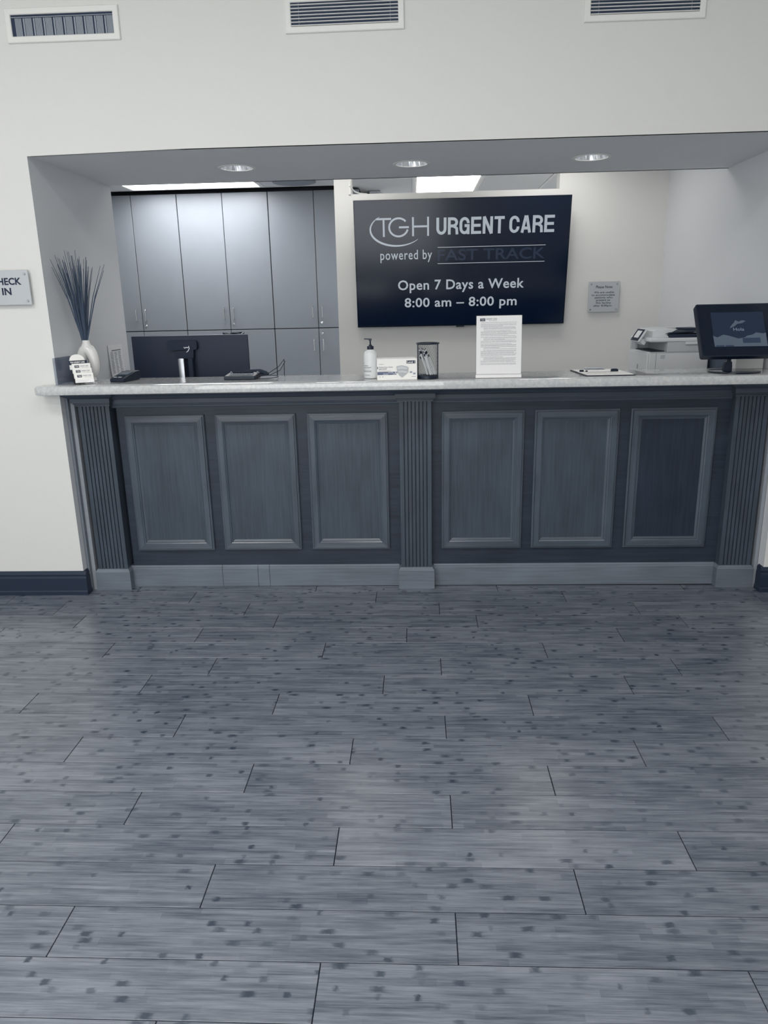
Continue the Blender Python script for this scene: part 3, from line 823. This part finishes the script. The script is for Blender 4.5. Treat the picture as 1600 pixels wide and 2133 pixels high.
# ---- acrylic card holder with cards
r = thing('card_holder', 'clear acrylic tiered business card holder in front of the vase', 'card holder', (.122, .030, Z), math.radians(31))
b = MB()
b.box(-.050, -.055, 0.0005, .050, .060, .003)
for (y, h) in ((-.052, .022), (-.020, .046), (.012, .068), (.045, .095)):
    M = Matrix.Translation((0, y, .003)) @ Matrix.Rotation(math.radians(-14), 4, 'X')
    b.box(-.049, -.001, 0, .049, .001, h, M=M)
b.box(-.050, -.055, .003, -.048, .060, .020); b.box(.048, -.055, .003, .050, .060, .020)
b.build('tray', ACRYL, r, local=True)
HB = r.matrix_basis.copy()
def card(label, y, z, w_, h_, head=False):
    q = thing('business_cards', label, 'business cards', (0, 0, 0), group='business card stacks in the acrylic holder')
    q.matrix_basis = HB @ Matrix.Translation((0, y, z)) @ Matrix.Rotation(math.radians(-14), 4, 'X')
    mb = MB(); mb.box(-w_ / 2, -.0045, 0, w_ / 2, .0045, h_, .0006); mb.build('card_stack', PAPER, q, local=True)
    F_ = Matrix.Translation((0, -.0047, 0)) @ FACE
    mb = MB(); mb.box(-w_ / 2 + .012, -.0050, h_ - .021, -w_ / 2 + .034, -.0044, h_ - .009); mb.build('logo_block', INK, q, local=True)
    lettering('TGH', .01, Matrix.Translation((-w_ / 2 + .023, -.0051, h_ - .015)) @ FACE, PAPER, q, fit=(.016, .006), bold=.0002)
    lettering('URGENT CARE', .01, Matrix.Translation((.014, -.0047, h_ - .013)) @ FACE, INKM, q, fit=(.040, .006), bold=.0001)
    lettering('FAST TRACK', .01, Matrix.Translation((.018, -.0047, h_ - .021)) @ FACE, INKG, q, fit=(.030, .0028))
card('white business card stack in the lowest front tier of the holder', -.044, .010, .089, .048)
card('white business card stack in the middle tier of the holder', -.012, .030, .089, .050)
card('white business card stack in the upper tier of the holder', .022, .052, .089, .050)
q = thing('leaflet', 'round topped white leaflet with dark header behind the card stacks', 'leaflet', (0, 0, 0))
q.matrix_basis = HB @ Matrix.Translation((-.012, .054, .070)) @ Matrix.Rotation(math.radians(-14), 4, 'X')
pts = [(-.040, 0)] + [(-.040 + .0, .045)] + [(.036 * math.cos(a), .050 + .028 * math.sin(a)) for a in [PI - PI * k / 12 for k in range(13)]] + [(.040, .045), (.040, 0)]
b = MB(); b.prism(pts, 'Y', -.001, .001); b.build('sheet', PAPER, q, local=True)
b = MB(); b.box(-.041, -.003, .024, .047, -.0012, .046); b.build('header_band', INK, q, local=True)
lettering('TGH URGENT CARE', .01, Matrix.Translation((0, -.0032, .037)) @ FACE, PAPER, q, fit=(.070, .008), bold=.0003)
lettering('FAST TRACK', .01, Matrix.Translation((.018, -.0032, .028)) @ FACE, PAPER, q, fit=(.034, .003))
r = thing('acrylic_panel', 'smoky clear acrylic panel standing against the left jamb', 'panel', (.008, .10, Z))
b = MB(); b.box(.004, -.035, Z + .0005, .008, .26, Z + .135, .001); b.build('sheet', ACRYLD, r)
b = MB(); b.box(.0085, .262, Z + .0005, .060, .265, Z + .135, .001); b.build('rear_sheet', ACRYLD, r)

# ---- schedule sheet on the jamb
r = thing('schedule_sheet', 'narrow printed sheet hanging on the left jamb above the card terminal', 'paper', (0.002, .78, 1.11))
b = MB()
n = 8; V = []; F = []
for k in range(n + 1):
    z = 1.095 + .209 * k / n; o_ = .004 + .010 * (1 - k / n) ** 2
    V += [(o_, .675, z), (o_, .890, z), (o_ + .001, .675, z), (o_ + .001, .890, z)]
for k in range(n):
    a = 4 * k; F += [(a + 2, a + 3, a + 7, a + 6), (a, a + 4, a + 5, a + 1), (a, a + 2, a + 6, a + 4), (a + 1, a + 5, a + 7, a + 3)]
F += [(0, 1, 3, 2), (4 * n, 4 * n + 2, 4 * n + 3, 4 * n + 1)]
b.faces(V, F); b.build('sheet', GREYPAP, r, smooth=True)
b = MB(); b.box(.0058, .72, 1.268, .0066, .86, 1.274)
for k in range(15):
    z = 1.258 - .0085 * k; o_ = .0054 + .010 * (1 - (z - 1.095) / .209) ** 2
    for (a, e) in ((.70, .742), (.758, .80), (.816, .862)): b.box(o_, a, z, o_ + .0010, e - random.uniform(0, .012), z + .0030)
b.build('print_lines', INKM, r)

# ---- card terminal
r = thing('card_terminal', 'black card payment terminal lying near the left end of the countertop', 'card terminal', (.292, .155, Z), math.radians(-12))
b = MB(); pts = [(-.082, .001), (-.082, .016), (-.072, .022), (.040, .046), (.078, .050), (.086, .044), (.086, .020), (.070, .001)]
b.prism(pts, 'X', -.040, .040); bmesh.ops.bevel(b.bm, geom=list(b.bm.edges), offset=.003, segments=1, affect='EDGES')
b.build('body', BLACK, r, local=True)
TM = Matrix.Translation((0, -.072, .0222)) @ Matrix.Rotation(math.atan2(.024, .112), 4, 'X')
b = MB(); b.box(-.028, .055, .0008, .028, .104, .0018, M=TM); b.build('screen', mat('terminal_screen', (92, 104, 118), .25), r, local=True)
KEY = mat('terminal_key', (200, 205, 210), .5)
for x in (-.017, .010):
    b = MB(); b.box(x - .010, .006, .0005, x + .010, .012, .0025, .0004, M=TM); b.build('key', KEY, r, local=True)
for j in range(3):
    for x in (-.018, 0, .018):
        b = MB(); b.box(x - .006, .018 + j * .010, .0005, x + .006, .024 + j * .010, .002, .0004, M=TM); b.build('key', BLACKM, r, local=True)

# ---- signature pad + cable
r = thing('signature_pad', 'black electronic signature pad with looped cable on the countertop', 'signature pad', (.915, .155, Z), math.radians(-2))
b = MB(); b.prism([(-.062, .001), (-.062, .017), (-.058, .020), (.060, .030), (.066, .026), (.066, .001)], 'X', -.082, .082)
bmesh.ops.bevel(b.bm, geom=list(b.bm.edges), offset=.003, segments=1, affect='EDGES'); b.build('body', BLACK, r, local=True)
TM = Matrix.Translation((0, -.058, .0203)) @ Matrix.Rotation(math.atan2(.010, .118), 4, 'X')
b = MB(); b.box(-.060, .020, .0008, .060, .080, .0016, M=TM); b.build('screen', mat('pad_screen', (88, 98, 112), .15), r, local=True)
b = MB(); b.tube([(-.060, .098, .004), (.050, .098, .004)], .0045, 8, M=TM); b.build('stylus', BLACKG, r, local=True, smooth=True)
for x in (-.070, .072):
    b = MB(); b.lathe([(.005, 0), (.005, .005), (.003, .007)], (x, .100, .0), 10, M=TM); b.build('stylus_cup', STEEL, r, local=True, smooth=True)
b = MB(); cp = []
for k in range(26):
    a = PI + 2 * PI * k / 25
    cp.append((.140 + .052 * math.cos(a), -.010 + .055 * math.sin(a), .004 + .012 * (k / 25)))
b.tube([(.078, .0, .010)] + cp, .0018, 6); b.tube([(.078, .030, .012), (.120, .075, .020), (.165, .14, .050), (.185, .20, .085), (.17, .26, .02), (.16, .30, -.1)], .0018, 6)
b.tube([(.078, .035, .010), (.125, .09, .010), (.170, .15, .030), (.190, .20, .075)], .0018, 6)
b.build('cable', BLACK, r, local=True, smooth=True)
r = thing('telephone_handset', 'dark rounded phone handset lying behind the signature pad', 'telephone', (.97, .258, Z))
b = MB(); b.tube([(.90, .265, Z + .022), (.94, .265, Z + .027), (.99, .265, Z + .026), (1.02, .262, Z + .018), (1.035, .26, Z + .012)], .012, 10, radii=[.011, .013, .015, .012, .007]); b.build('handset', BLACKM, r, smooth=True)

# ---- pump bottle
r = thing('pump_bottle', 'white lotion bottle with a black pump left of the mask box', 'bottle', (1.597, .07, Z))
cx, cy = 1.596, .07
b = MB(); b.lathe([(.030, .0005), (.034, .003), (.036, .02), (.0365, .105), (.035, .120), (.029, .133), (.018, .141), (.016, .144), (.016, .150)], (cx, cy, Z), 28); b.build('bottle', mat('frosted_white_plastic', (224, 226, 226), .3), r, smooth=True)
b = MB(); b.lathe([(.0155, .143), (.0165, .144), (.0165, .160), (.014, .161), (.008, .161), (.008, .167), (.004, .168), (.004, .190)], (cx, cy, Z), 20)
b.prism([(-.006, .186), (.006, .186), (.0075, .197), (-.030, .199), (-.031, .194), (-.008, .192)], 'Y', cy - .006, cy + .006, M=Matrix.Translation((cx, 0, Z)))
b.build('pump', BLACK, r)
def bottle_print(mb, z0, z1, a0, a1, R=.0372):
    n = 8
    V = []; F = []
    for k in range(n + 1):
        a = math.radians(a0 + (a1 - a0) * k / n)
        V += [(cx + R * math.cos(a), cy + R * math.sin(a), Z + z0), (cx + R * math.cos(a), cy + R * math.sin(a), Z + z1)]
    for k in range(n): F.append((2 * k, 2 * k + 2, 2 * k + 3, 2 * k + 1))
    mb.faces(V, F)
b = MB()
for (z0, z1, a0, a1) in ((.0765, .0800, 200, 207), (.064, .0665, 208, 252), (.0555, .0580, 208, 276), (.0495, .0505, 208, 262), (.0185, .0205, 218, 266)): bottle_print(b, z0, z1, a0, a1)
b.build('label_print', INKM, r)
b = MB(); bottle_print(b, .034, .0425, 200, 275); b.build('label_band', mat('bottle_band', (176, 180, 184), .5), r)

# ---- mask box
r = thing('mask_box', 'white box of medical face masks between the lotion bottle and pen cup', 'box', (1.728, .0, Z), math.radians(5))
hx = .098
b = MB(); b.box(-hx, -.055, .0008, hx, .055, .104, .0008); b.build('carton', PAPER, r, local=True)
b = MB(); b.box(-hx - .0006, -.050, .030, -hx + .0002, .050, .098); b.build('side_print', GREYPAP, r, local=True)
FM = lambda x, z: Matrix.Translation((x, -.0556, z)) @ FACE
BAND = mat('box_navy_band', (104, 112, 136), .6); BAND2 = mat('box_pale_band', (158, 163, 178), .6)
b = MB(); b.box(-hx, -.0556, .027, -.004, -.0549, .042); b.build('band', BAND, r, local=True)
b = MB()
for (x, z) in ((-.07, .027), (-.045, .034), (-.02, .027), (-.032, .034), (.078, .027), (.062, .034), (-.057, .027), (-.008, .034)):
    b = MB(); b.box(x, -.0559, z, x + .012, -.0552, z + .008); b.build('band_check', BAND2, r, local=True)
b = MB(); b.box(-hx, -.0558, .056, -hx + .003, -.0549, .067); b.box(.046, -.0558, .080, .090, -.0549, .094); b.build('badge', INK, r, local=True)
lettering('Level 1', .01, Matrix.Translation((.068, -.0560, .087)) @ FACE, PAPER, r, fit=(.038, .009), bold=.0002)
lettering('Medical Face Masks', .01, FM(-.056, .0645), INKM, r, fit=(.068, .006)); lettering('EAR-LOOP', .01, FM(-.071, .0555), INK, r, fit=(.038, .006))
lettering('MASK', .01, FM(-.078, .079), INKM, r, fit=(.024, .003), name='small_print')
b = MB(); b.box(-.09, -.0556, .0475, -.030, -.0549, .0482); b.box(-.09, -.0556, .0440, -.034, -.0549, .0447); b.box(-.088, -.0556, .016, -.084, -.0549, .020); b.box(-.074, -.0556, .016, -.070, -.0549, .020); b.box(.070, -.0556, .015, .092, -.0549, .017); b.build('small_print', INKG, r, local=True)
MSK = mat('mask_picture_grey', (188, 191, 194), .7); MSK2 = mat('mask_picture_light', (212, 214, 215), .7)
b = MB(); b.prism([(-.004, .068), (.022, .072), (.048, .066), (.056, .060), (.055, .040), (.045, .028), (.024, .012), (.010, .022), (0, .040)], 'Y', -.0562, -.0556)
b.build('mask_picture', MSK, r, local=True)
b = MB(); b.prism([(.0, .064), (.022, .068), (.050, .060), (.050, .052), (.022, .055), (.002, .052)], 'Y', -.0566, -.0561); b.prism([(.004, .046), (.024, .047), (.050, .042), (.046, .034), (.024, .038), (.008, .037)], 'Y', -.0566, -.0561); b.build('mask_pleat', MSK2, r, local=True)
strokes([[(-.004, .064), (-.010, .058), (-.012, .045), (-.008, .034), (.002, .028)], [(.052, .066), (.060, .062), (.064, .050), (.060, .040), (.052, .036)]], .0022, Matrix.Translation((0, -.0563, 0)) @ FACE, PAPER, r, 'ear_loop')

# ---- mesh pen cup and pens
PCX, PCY = 1.884, .005
r = thing('pen_cup', 'black wire mesh pen cup holding pens right of the mask box', 'pen cup', (PCX, PCY, Z))
b = MB(); R = .052; H = .172
b.tube([(PCX + (R + .002) * math.cos(2 * PI * k / 36), PCY + (R + .002) * math.sin(2 * PI * k / 36), Z + H) for k in range(36)], .0042, 8, closed=True); b.build('rim', BLACK, r, smooth=True)
b = MB(); b.lathe([(R - .002, .0005), (R + .001, .002), (R + .001, .016), (R - .002, .018)], (PCX, PCY, Z), 36); b.build('base', BLACK, r, smooth=True)
b = MB(); nn = 38
for k in range(nn):   # crossing wires
    for sgn in (1, -1):
        pts = [(PCX + R * math.cos(2 * PI * k / nn + sgn * 1.35 * j / 9), PCY + R * math.sin(2 * PI * k / nn + sgn * 1.35 * j / 9), Z + .012 + (H - .012) * j / 9) for j in range(10)]
        b.tube(pts, .00042, 3)
b.build('mesh_wall', BLACKM, r, kind='stuff')
b = MB()
for a in (200, 340):
    x, y = PCX + (R + .0005) * math.cos(math.radians(a)), PCY + (R + .0005) * math.sin(math.radians(a)); b.tube([(x, y, Z + .01), (x, y, Z + H)], .0022, 6)
b.build('seam', BLACK, r)
PENB = mat('pale_pen_barrel', (226, 228, 230), .35)
random.seed(5)
pens = []
for k in range(18):
    a = random.uniform(0, 2 * PI); rr = .036 * math.sqrt(random.random())
    bx, by = PCX + .016 + rr * math.cos(a) * .8, PCY + rr * math.sin(a) * .8
    tx = bx - random.uniform(.034, .062); tx = max(tx, PCX - .043); ty = PCY + (by - PCY) * .8
    bz, tz = Z + .021, Z + random.uniform(.118, .150)
    p0, p1 = Vector((bx, by, bz)), Vector((tx, ty, tz)); d = (p1 - p0)
    q = thing('pen', 'pale pen with a dark clip cap standing in the black mesh cup', 'pen', (bx, by, bz), group='pens in the black mesh cup')
    mb = MB(); mb.tube([p0, p0 + d * .80], .0050, 8); mb.build('barrel', PENB, q, smooth=True)
    mb = MB(); mb.tube([p0 + d * .80, p0 + d * .90], .0046, 8); mb.build('grip', BLACK, q, smooth=True)
    mb = MB(); mb.tube([p0 + d * .90, p0 + d * .97], .0040, 8); mb.build('barrel_end', PENB, q, smooth=True)
    mb = MB(); mb.tube([p0 + d * .97, p1], .0030, 8); mb.build('button', BLACK, q, smooth=True)

# ---- acrylic sign holder with printed notice
r = thing('sign_holder', 'upright clear acrylic holder with a printed white notice on the countertop', 'sign holder', (2.229, -.045, Z), math.radians(-1))
SM = Matrix.Rotation(math.radians(-4), 4, 'X')
b = MB(); b.box(-.1125, .000, .0215, .1125, .0018, .303, M=SM); b.box(-.1125, -.0045, .014, .1125, -.0030, .297, M=SM)
b.box(-.1125, -.0045, .0008, .1125, .075, .003); b.box(-.1125, -.003, .003, .1125, .002, .02, M=SM)
b.build('holder', ACRYL, r, local=True)
b = MB(); b.box(-.1115, -.0028, .003, .1115, -.0022, .019, M=SM); b.build('foot_strip', PAPER, r, local=True)
nt_ = thing('notice_sheet', 'printed white notice with logo header inside the upright acrylic holder', 'paper', (2.229, -.045, Z), math.radians(-1))
b = MB(); b.box(-.109, -.0022, .021, .109, -.0012, .2985, M=SM); b.build('sheet', PAPER, nt_, local=True)
PM = lambda x, z: SM @ Matrix.Translation((x, -.0023, z)) @ FACE
b = MB(); b.box(-.092, -.0026, .2735, -.067, -.0021, .2865, M=SM); b.build('logo_block', INK, nt_, local=True)
lettering('TGH', .01, SM @ Matrix.Translation((-.0795, -.0028, .280)) @ FACE, PAPER, nt_, fit=(.018, .007))
lettering('URGENT CARE', .01, PM(-.037, .2835), INK, nt_, fit=(.052, .0065)); lettering('FAST TRACK', .01, PM(-.030, .2755), INKM, nt_, fit=(.038, .0035))
random.seed(3)
b = MB(); z = .266; k = 0
while z > .066:
    x0 = -.088 if k % 9 not in (5, 6, 7) else -.075
    x1 = .085 - (random.uniform(.01, .09) if k % 4 == 3 else random.uniform(0, .004))
    x = x0
    while x < x1 - .004:
        e = min(x + random.uniform(.008, .03), x1); b.box(x, -.0025, z, e, -.0021, z + .0016, M=SM); x = e + .0015
    z -= .0048 if k % 6 else .0072; k += 1
b.build('print_lines', INKG, nt_, local=True)

# ---- clipboard with form and pen
r = thing('clipboard', 'dark clipboard lying flat on the countertop with a white form', 'clipboard', (2.775, .14, Z), math.radians(2))
b = MB(); b.box(-.122, -.160, .0006, .122, .170, .0040, .001); b.build('board', BLACK, r, local=True)
b = MB(); b.box(-.05, .120, .0072, .05, .160, .0095, .001); b.tube([(-.05, .160, .012), (.05, .160, .012)], .004, 8); b.build('clip', STEEL, r, local=True)
fm = thing('form_sheets', 'stack of white forms clipped on the dark clipboard', 'paper', (2.775, .14, Z), math.radians(2))
b = MB(); b.box(-.114, -.156, .0042, .114, .155, .0070, .0005); b.build('sheets', PAPER, fm, local=True)
b = MB()
for k in range(7): b.box(-.09, .10 - .03 * k, .00695, .08 - .02 * (k % 3), .102 - .03 * k, .0072)
b.build('print_lines', INKG, fm, local=True)
r = thing('pen', 'white pen with black cap lying across the clipboard', 'pen', (2.77, .12, Z + .014), math.radians(8))
b = MB(); b.tube([(-.075, 0, 0), (.045, 0, 0)], .0052, 10); b.build('barrel', WHITE, r, local=True, smooth=True)
b = MB(); b.tube([(.045, 0, 0), (.054, 0, 0)], .0055, 10); b.tube([(-.085, 0, 0), (-.075, 0, 0)], .0035, 10); b.build('band', BLACK, r, local=True, smooth=True)
b = MB(); b.tube([(.054, 0, 0), (.085, 0, 0)], .0058, 10); b.box(.050, -.001, .005, .080, .001, .0085); b.build('cap', BLACK, r, local=True, smooth=True)
r = thing('marker', 'short dark capped marker beside the pen on the clipboard', 'marker', (2.72, .155, Z + .012), math.radians(4))
b = MB(); b.tube([(-.035, 0, 0), (.030, 0, 0)], .0045, 10); b.build('barrel', WHITE, r, local=True, smooth=True)
b = MB(); b.tube([(-.055, 0, 0), (-.035, 0, 0)], .0052, 10); b.build('cap', BLACK, r, local=True, smooth=True)

# ---- check-in touch screen on round foot
DX = 3.408
r = thing('tablet_kiosk', 'black check-in touch screen on a round foot near the right jamb', 'monitor', (DX, .06, Z))
b = MB(); b.lathe([(.118, .0006), (.122, .002), (.122, .006), (.118, .008), (.03, .009)], (DX + .005, .075, Z), 48, sx=1.0, sy=1.0); b.build('foot', BLACKG, r, smooth=True)
b = MB(); b.prism([(-.022, .008), (.018, .008), (.018, .030), (.015, .052), (.010, .056), (.010, .115), (-.010, .115), (-.010, .056), (-.015, .052), (-.022, .030)], 'Y', .050, .072, M=Matrix.Translation((DX - .034, 0, Z))); b.build('stem', BLACK, r)
DM = Matrix.Translation((DX, .002, Z + .083)) @ Matrix.Rotation(math.radians(-32), 4, 'X')
hx, hz = .186, .290
def rrect(x0, z0, x1, z1, R, n=4):
    o = []
    for (cx_, cz_, a0) in ((x1 - R, z1 - R, 0), (x0 + R, z1 - R, 90), (x0 + R, z0 + R, 180), (x1 - R, z0 + R, 270)):
        for k in range(n + 1):
            a = math.radians(a0 + 90 * k / n); o.append((cx_ + R * math.cos(a), cz_ + R * math.sin(a)))
    return o
b = MB(); b.prism(rrect(-hx, 0, hx, hz, .010), 'Y', 0, .030, M=DM); b.build('casing', BLACK, r)
b = MB(); b.prism(rrect(-hx + .006, .006, hx - .006, hz - .006, .007), 'Y', -.0012, .0, M=DM); b.build('glass', BLACKG, r)
KS = mat('kiosk_sky', (14, 22, 36), .2, emit=(30, 42, 60), estr=.7); KC = mat('kiosk_cloud', (30, 38, 50), .2, emit=(84, 95, 108), estr=.75)
KB = mat('kiosk_button', (22, 36, 56), .3, emit=(44, 56, 72), estr=.7); KT = mat('kiosk_text', (60, 72, 90), .3, emit=(120, 130, 142), estr=.7)
sx0, sx1, sz0, sz1 = -.118, .136, .052, .242
b = MB(); b.box(sx0, -.0016, sz0, sx1, -.0012, sz1, M=DM); b.build('screen', KS, r)
b = MB()
cl = [(sx0, sz0), (sx1, sz0), (sx1, .125), (.122, .121), (.09, .127), (.07, .115), (.045, .110), (.03, .100), (0, .095), (-.02, .103), (-.045, .112), (-.07, .118), (-.09, .108), (-.10, .103), (-.12, .112), (sx0, .118)]
b.prism(cl, 'Y', -.0019, -.0015, M=DM)
b.prism([(-.035, .152), (-.012, .162), (.005, .176), (.030, .180), (.048, .192), (.030, .196), (.012, .188), (-.002, .198), (-.010, .184), (-.024, .170)], 'Y', -.0019, -.0015, M=DM)
b.build('cloud_picture', KC, r)
b = MB(); b.box(.020, -.0023, .070, .105, -.0018, .098, M=DM); b.box(sx0 + .006, -.0023, .052, sx0 + .046, -.0018, .060, M=DM); b.box(sx0 + .052, -.0023, .052, sx0 + .092, -.0018, .060, M=DM); b.build('button', KB, r)
def kl(s, x, z, w_, h_):
    o = lettering(s, .01, DM @ Matrix.Translation((x, -.0021, z)) @ FACE, KT, r, fit=(w_, h_))
kl('Hola', .008, .146, .052, .017)
for o in [c for c in COL.objects if c.parent == r and c.name.startswith('lettering')]:
    o.matrix_parent_inverse = Matrix(); o.data.transform(r.matrix_basis.inverted())

# ---- white carton and grey box near the right jamb
b = MB(); b.box(3.485, .235, Z + .0006, 3.625, .305, Z + .125, .0015); o = b.build('carton', mat('white_card', (226, 227, 226), .7), None)
tag(o, 'plain white carton behind the check-in touch screen', 'box')
b = MB(); b.box(3.545, .63, 1.001, 3.62, .95, 1.19, .002); o = b.build('file_box', mat('slate_card', (96, 108, 124), .6), None)
tag(o, 'slate grey file box between the printer and right jamb', 'box')

# ---- printer (front faces left)
r = thing('printer', 'white multifunction printer behind the right end of the countertop', 'printer', (3.35, .9, 1.0))
PX0, PX1, PY0, PY1 = 3.180, 3.520, .70, 1.10
PW_ = mat('printer_shell', (216, 218, 220), .45); PG = mat('printer_grey', (190, 194, 198), .5)
b = MB(); b.box(PX0, PY0, 1.001, PX1, PY1, 1.205, .006); b.build('body', PW_, r)
b = MB(); b.box(PX0 - .010, PY0 + .005, 1.03, PX0 + .001, PY1 - .005, 1.195, .004); b.build('paper_drawer', PW_, r)
b = MB(); b.box(PX0 - .012, .88, 1.10, PX0 - .009, .888, 1.125); b.build('drawer_mark', INKM, r)
b = MB(); b.box(PX0 + .10, PY0 + .002, 1.205, PX1, PY1, 1.268, .003); b.box(PX0, PY1 - .03, 1.205, PX0 + .10, PY1, 1.262); b.box(PX0 + .015, PY1 - .05, 1.205, PX0 + .03, PY1 - .02, 1.262); b.build('upper_body', PG, r)
b = MB(); b.box(PX0 + .02, PY0 + .05, 1.204, PX0 + .13, PY1 - .03, 1.210); b.build('output_tray', BLACK, r)
b = MB(); b.box(PX0 - .004, PY0 - .006, 1.262, PX1 + .01, PY1, 1.285, .006); b.build('scanner_bed', PW_, r)
b = MB(); b.box(PX0 + .20, PY0 - .010, 1.246, PX1, PY0 + .004, 1.262, .003); b.build('side_grip', PW_, r)
b = MB(); b.box(PX0 + .065, PY0 - .0015, 1.168, PX0 + .090, PY0 + .001, 1.190, .0005); b.build('side_button', PG, r)
b = MB(); b.box(PX0 + .038, PY0 - .0008, 1.005, PX0 + .040, PY0 + .001, 1.200); b.build('seam', INKM, r); b = MB(); b.box(PX0, PY0 - .0008, 1.202, PX1, PY0 + .001, 1.2035); b.build('seam', INKM, r)
b = MB()
b.prism([(PX0 + .03, 1.285), (PX0 + .03, 1.322), (PX0 + .05, 1.330), (PX0 + .17, 1.332), (PX0 + .11, 1.300), (PX0 + .13, 1.285)], 'Y', PY0 + .06, PY1 - .01)
b.prism([(PX0 + .10, 1.322), (PX0 + .10, 1.334), (PX1, 1.336), (PX1, 1.328)], 'Y', PY1 - .10, PY1 - .01)
b.build('feeder_cover', PW_, r)
b = MB(); b.box(PX0 + .12, PY0 + .02, 1.285, PX1 + .005, PY1 - .04, 1.304, .002)
b.prism([(PX0 + .10, 1.306), (PX1, 1.318), (PX1, 1.326), (PX0 + .12, 1.314)], 'Y', PY0 + .05, PY1 - .06)
b.box(PX0 + .24, PY0 + .12, 1.318, PX1, PY1 - .08, 1.334, .002); b.build('feeder_tray', BLACKM, r)
b = MB(); M = Matrix.Translation((PX0 - .020, PY0 + .17, 1.295)) @ Matrix.Rotation(math.radians(32), 4, 'Y') @ Matrix.Rotation(math.radians(0), 4, 'Z')
b.box(-.006, -.08, -.040, .006, .08, .042, .002, M=M); b.box(.0, -.06, -.036, .045, .06, -.010, M=M); b.build('control_arm', PW_, r)
b = MB(); b.box(-.0075, -.075, -.037, -.006, .075, .039, .0005, M=M); b.build('control_panel', BLACKM, r)
b = MB(); b.box(-.0082, -.045, -.018, -.0074, .045, .028, M=M); b.build('panel_screen', GREYPAP, r)

# ---- monitor seen from behind, on its stand
MX0, MX1, MY = .122, .826, .75
r = thing('computer_monitor', 'black computer monitor seen from behind at the left of the counter', 'monitor', (.45, .72, .76))
b = MB(); b.box(MX0, MY, 1.06, MX1, MY + .012, 1.350, .002); b.build('back_cover', mat('monitor_back', (30, 44, 66), .5), r)
b = MB(); b.box(MX0, MY + .012, 1.06, MX1, MY + .020, 1.352, .001); b.build('bezel', STEEL, r)
b = MB(); b.box(MX0 + .006, MY + .020, 1.066, MX1 - .006, MY + .021, 1.346); b.build('screen', BLACKG, r)
b = MB(); b.prism(rrect(.345, 1.268, .525, 1.322, .015), 'Y', MY - .035, MY - .001); b.prism([(.385, 1.26), (.395, 1.225), (.500, 1.215), (.505, 1.27)], 'Y', MY - .040, MY - .002); b.build('mount_head', BLACKM, r)
b = MB(); b.box(.415, MY - .075, .76, .452, MY - .040, 1.222, .006, seg=2); b.build('stand_column', STEEL, r, smooth=True)
b = MB(); b.box(.470, MY - .060, .76, .500, MY - .030, 1.222, .004); b.build('stand_rear', BLACKM, r)
b = MB(); b.box(.33, MY - .15, .7602, .56, MY + .12, .770, .004); b.build('stand_foot', STEEL, r)
strokes([([(.448, 1.285), (.455, 1.278), (.462, 1.284), (.470, 1.280), (.478, 1.286)], [.003, .004, .004, .004, .003]), ([(.478, 1.292), (.481, 1.278), (.474, 1.264), (.462, 1.254)], [.002, .004, .004, .002])], .003,
        Matrix.Translation((-.45, MY - .0415 - .72, -.76)) @ FACE, STEEL, r, 'maker_mark')
r = thing('cable_bundle', 'small dark coil of cable poking up behind the monitor', 'cable', (.66, 1.0, .76))
b = MB(); cp = []
for k in range(40):
    a = k * .9; cp.append((.70 + .055 * math.cos(a * .5) + .01 * math.sin(a), .93 + .03 * math.sin(a), 1.342 + .012 * math.sin(a * .77)))
b.tube(cp, .0055, 6); b.tube([(.70, .94, 1.345), (.70, .96, 1.2), (.70, .96, .761)], .005, 6); b.build('cable', BLACK, r, smooth=True)
print('planks', np_)
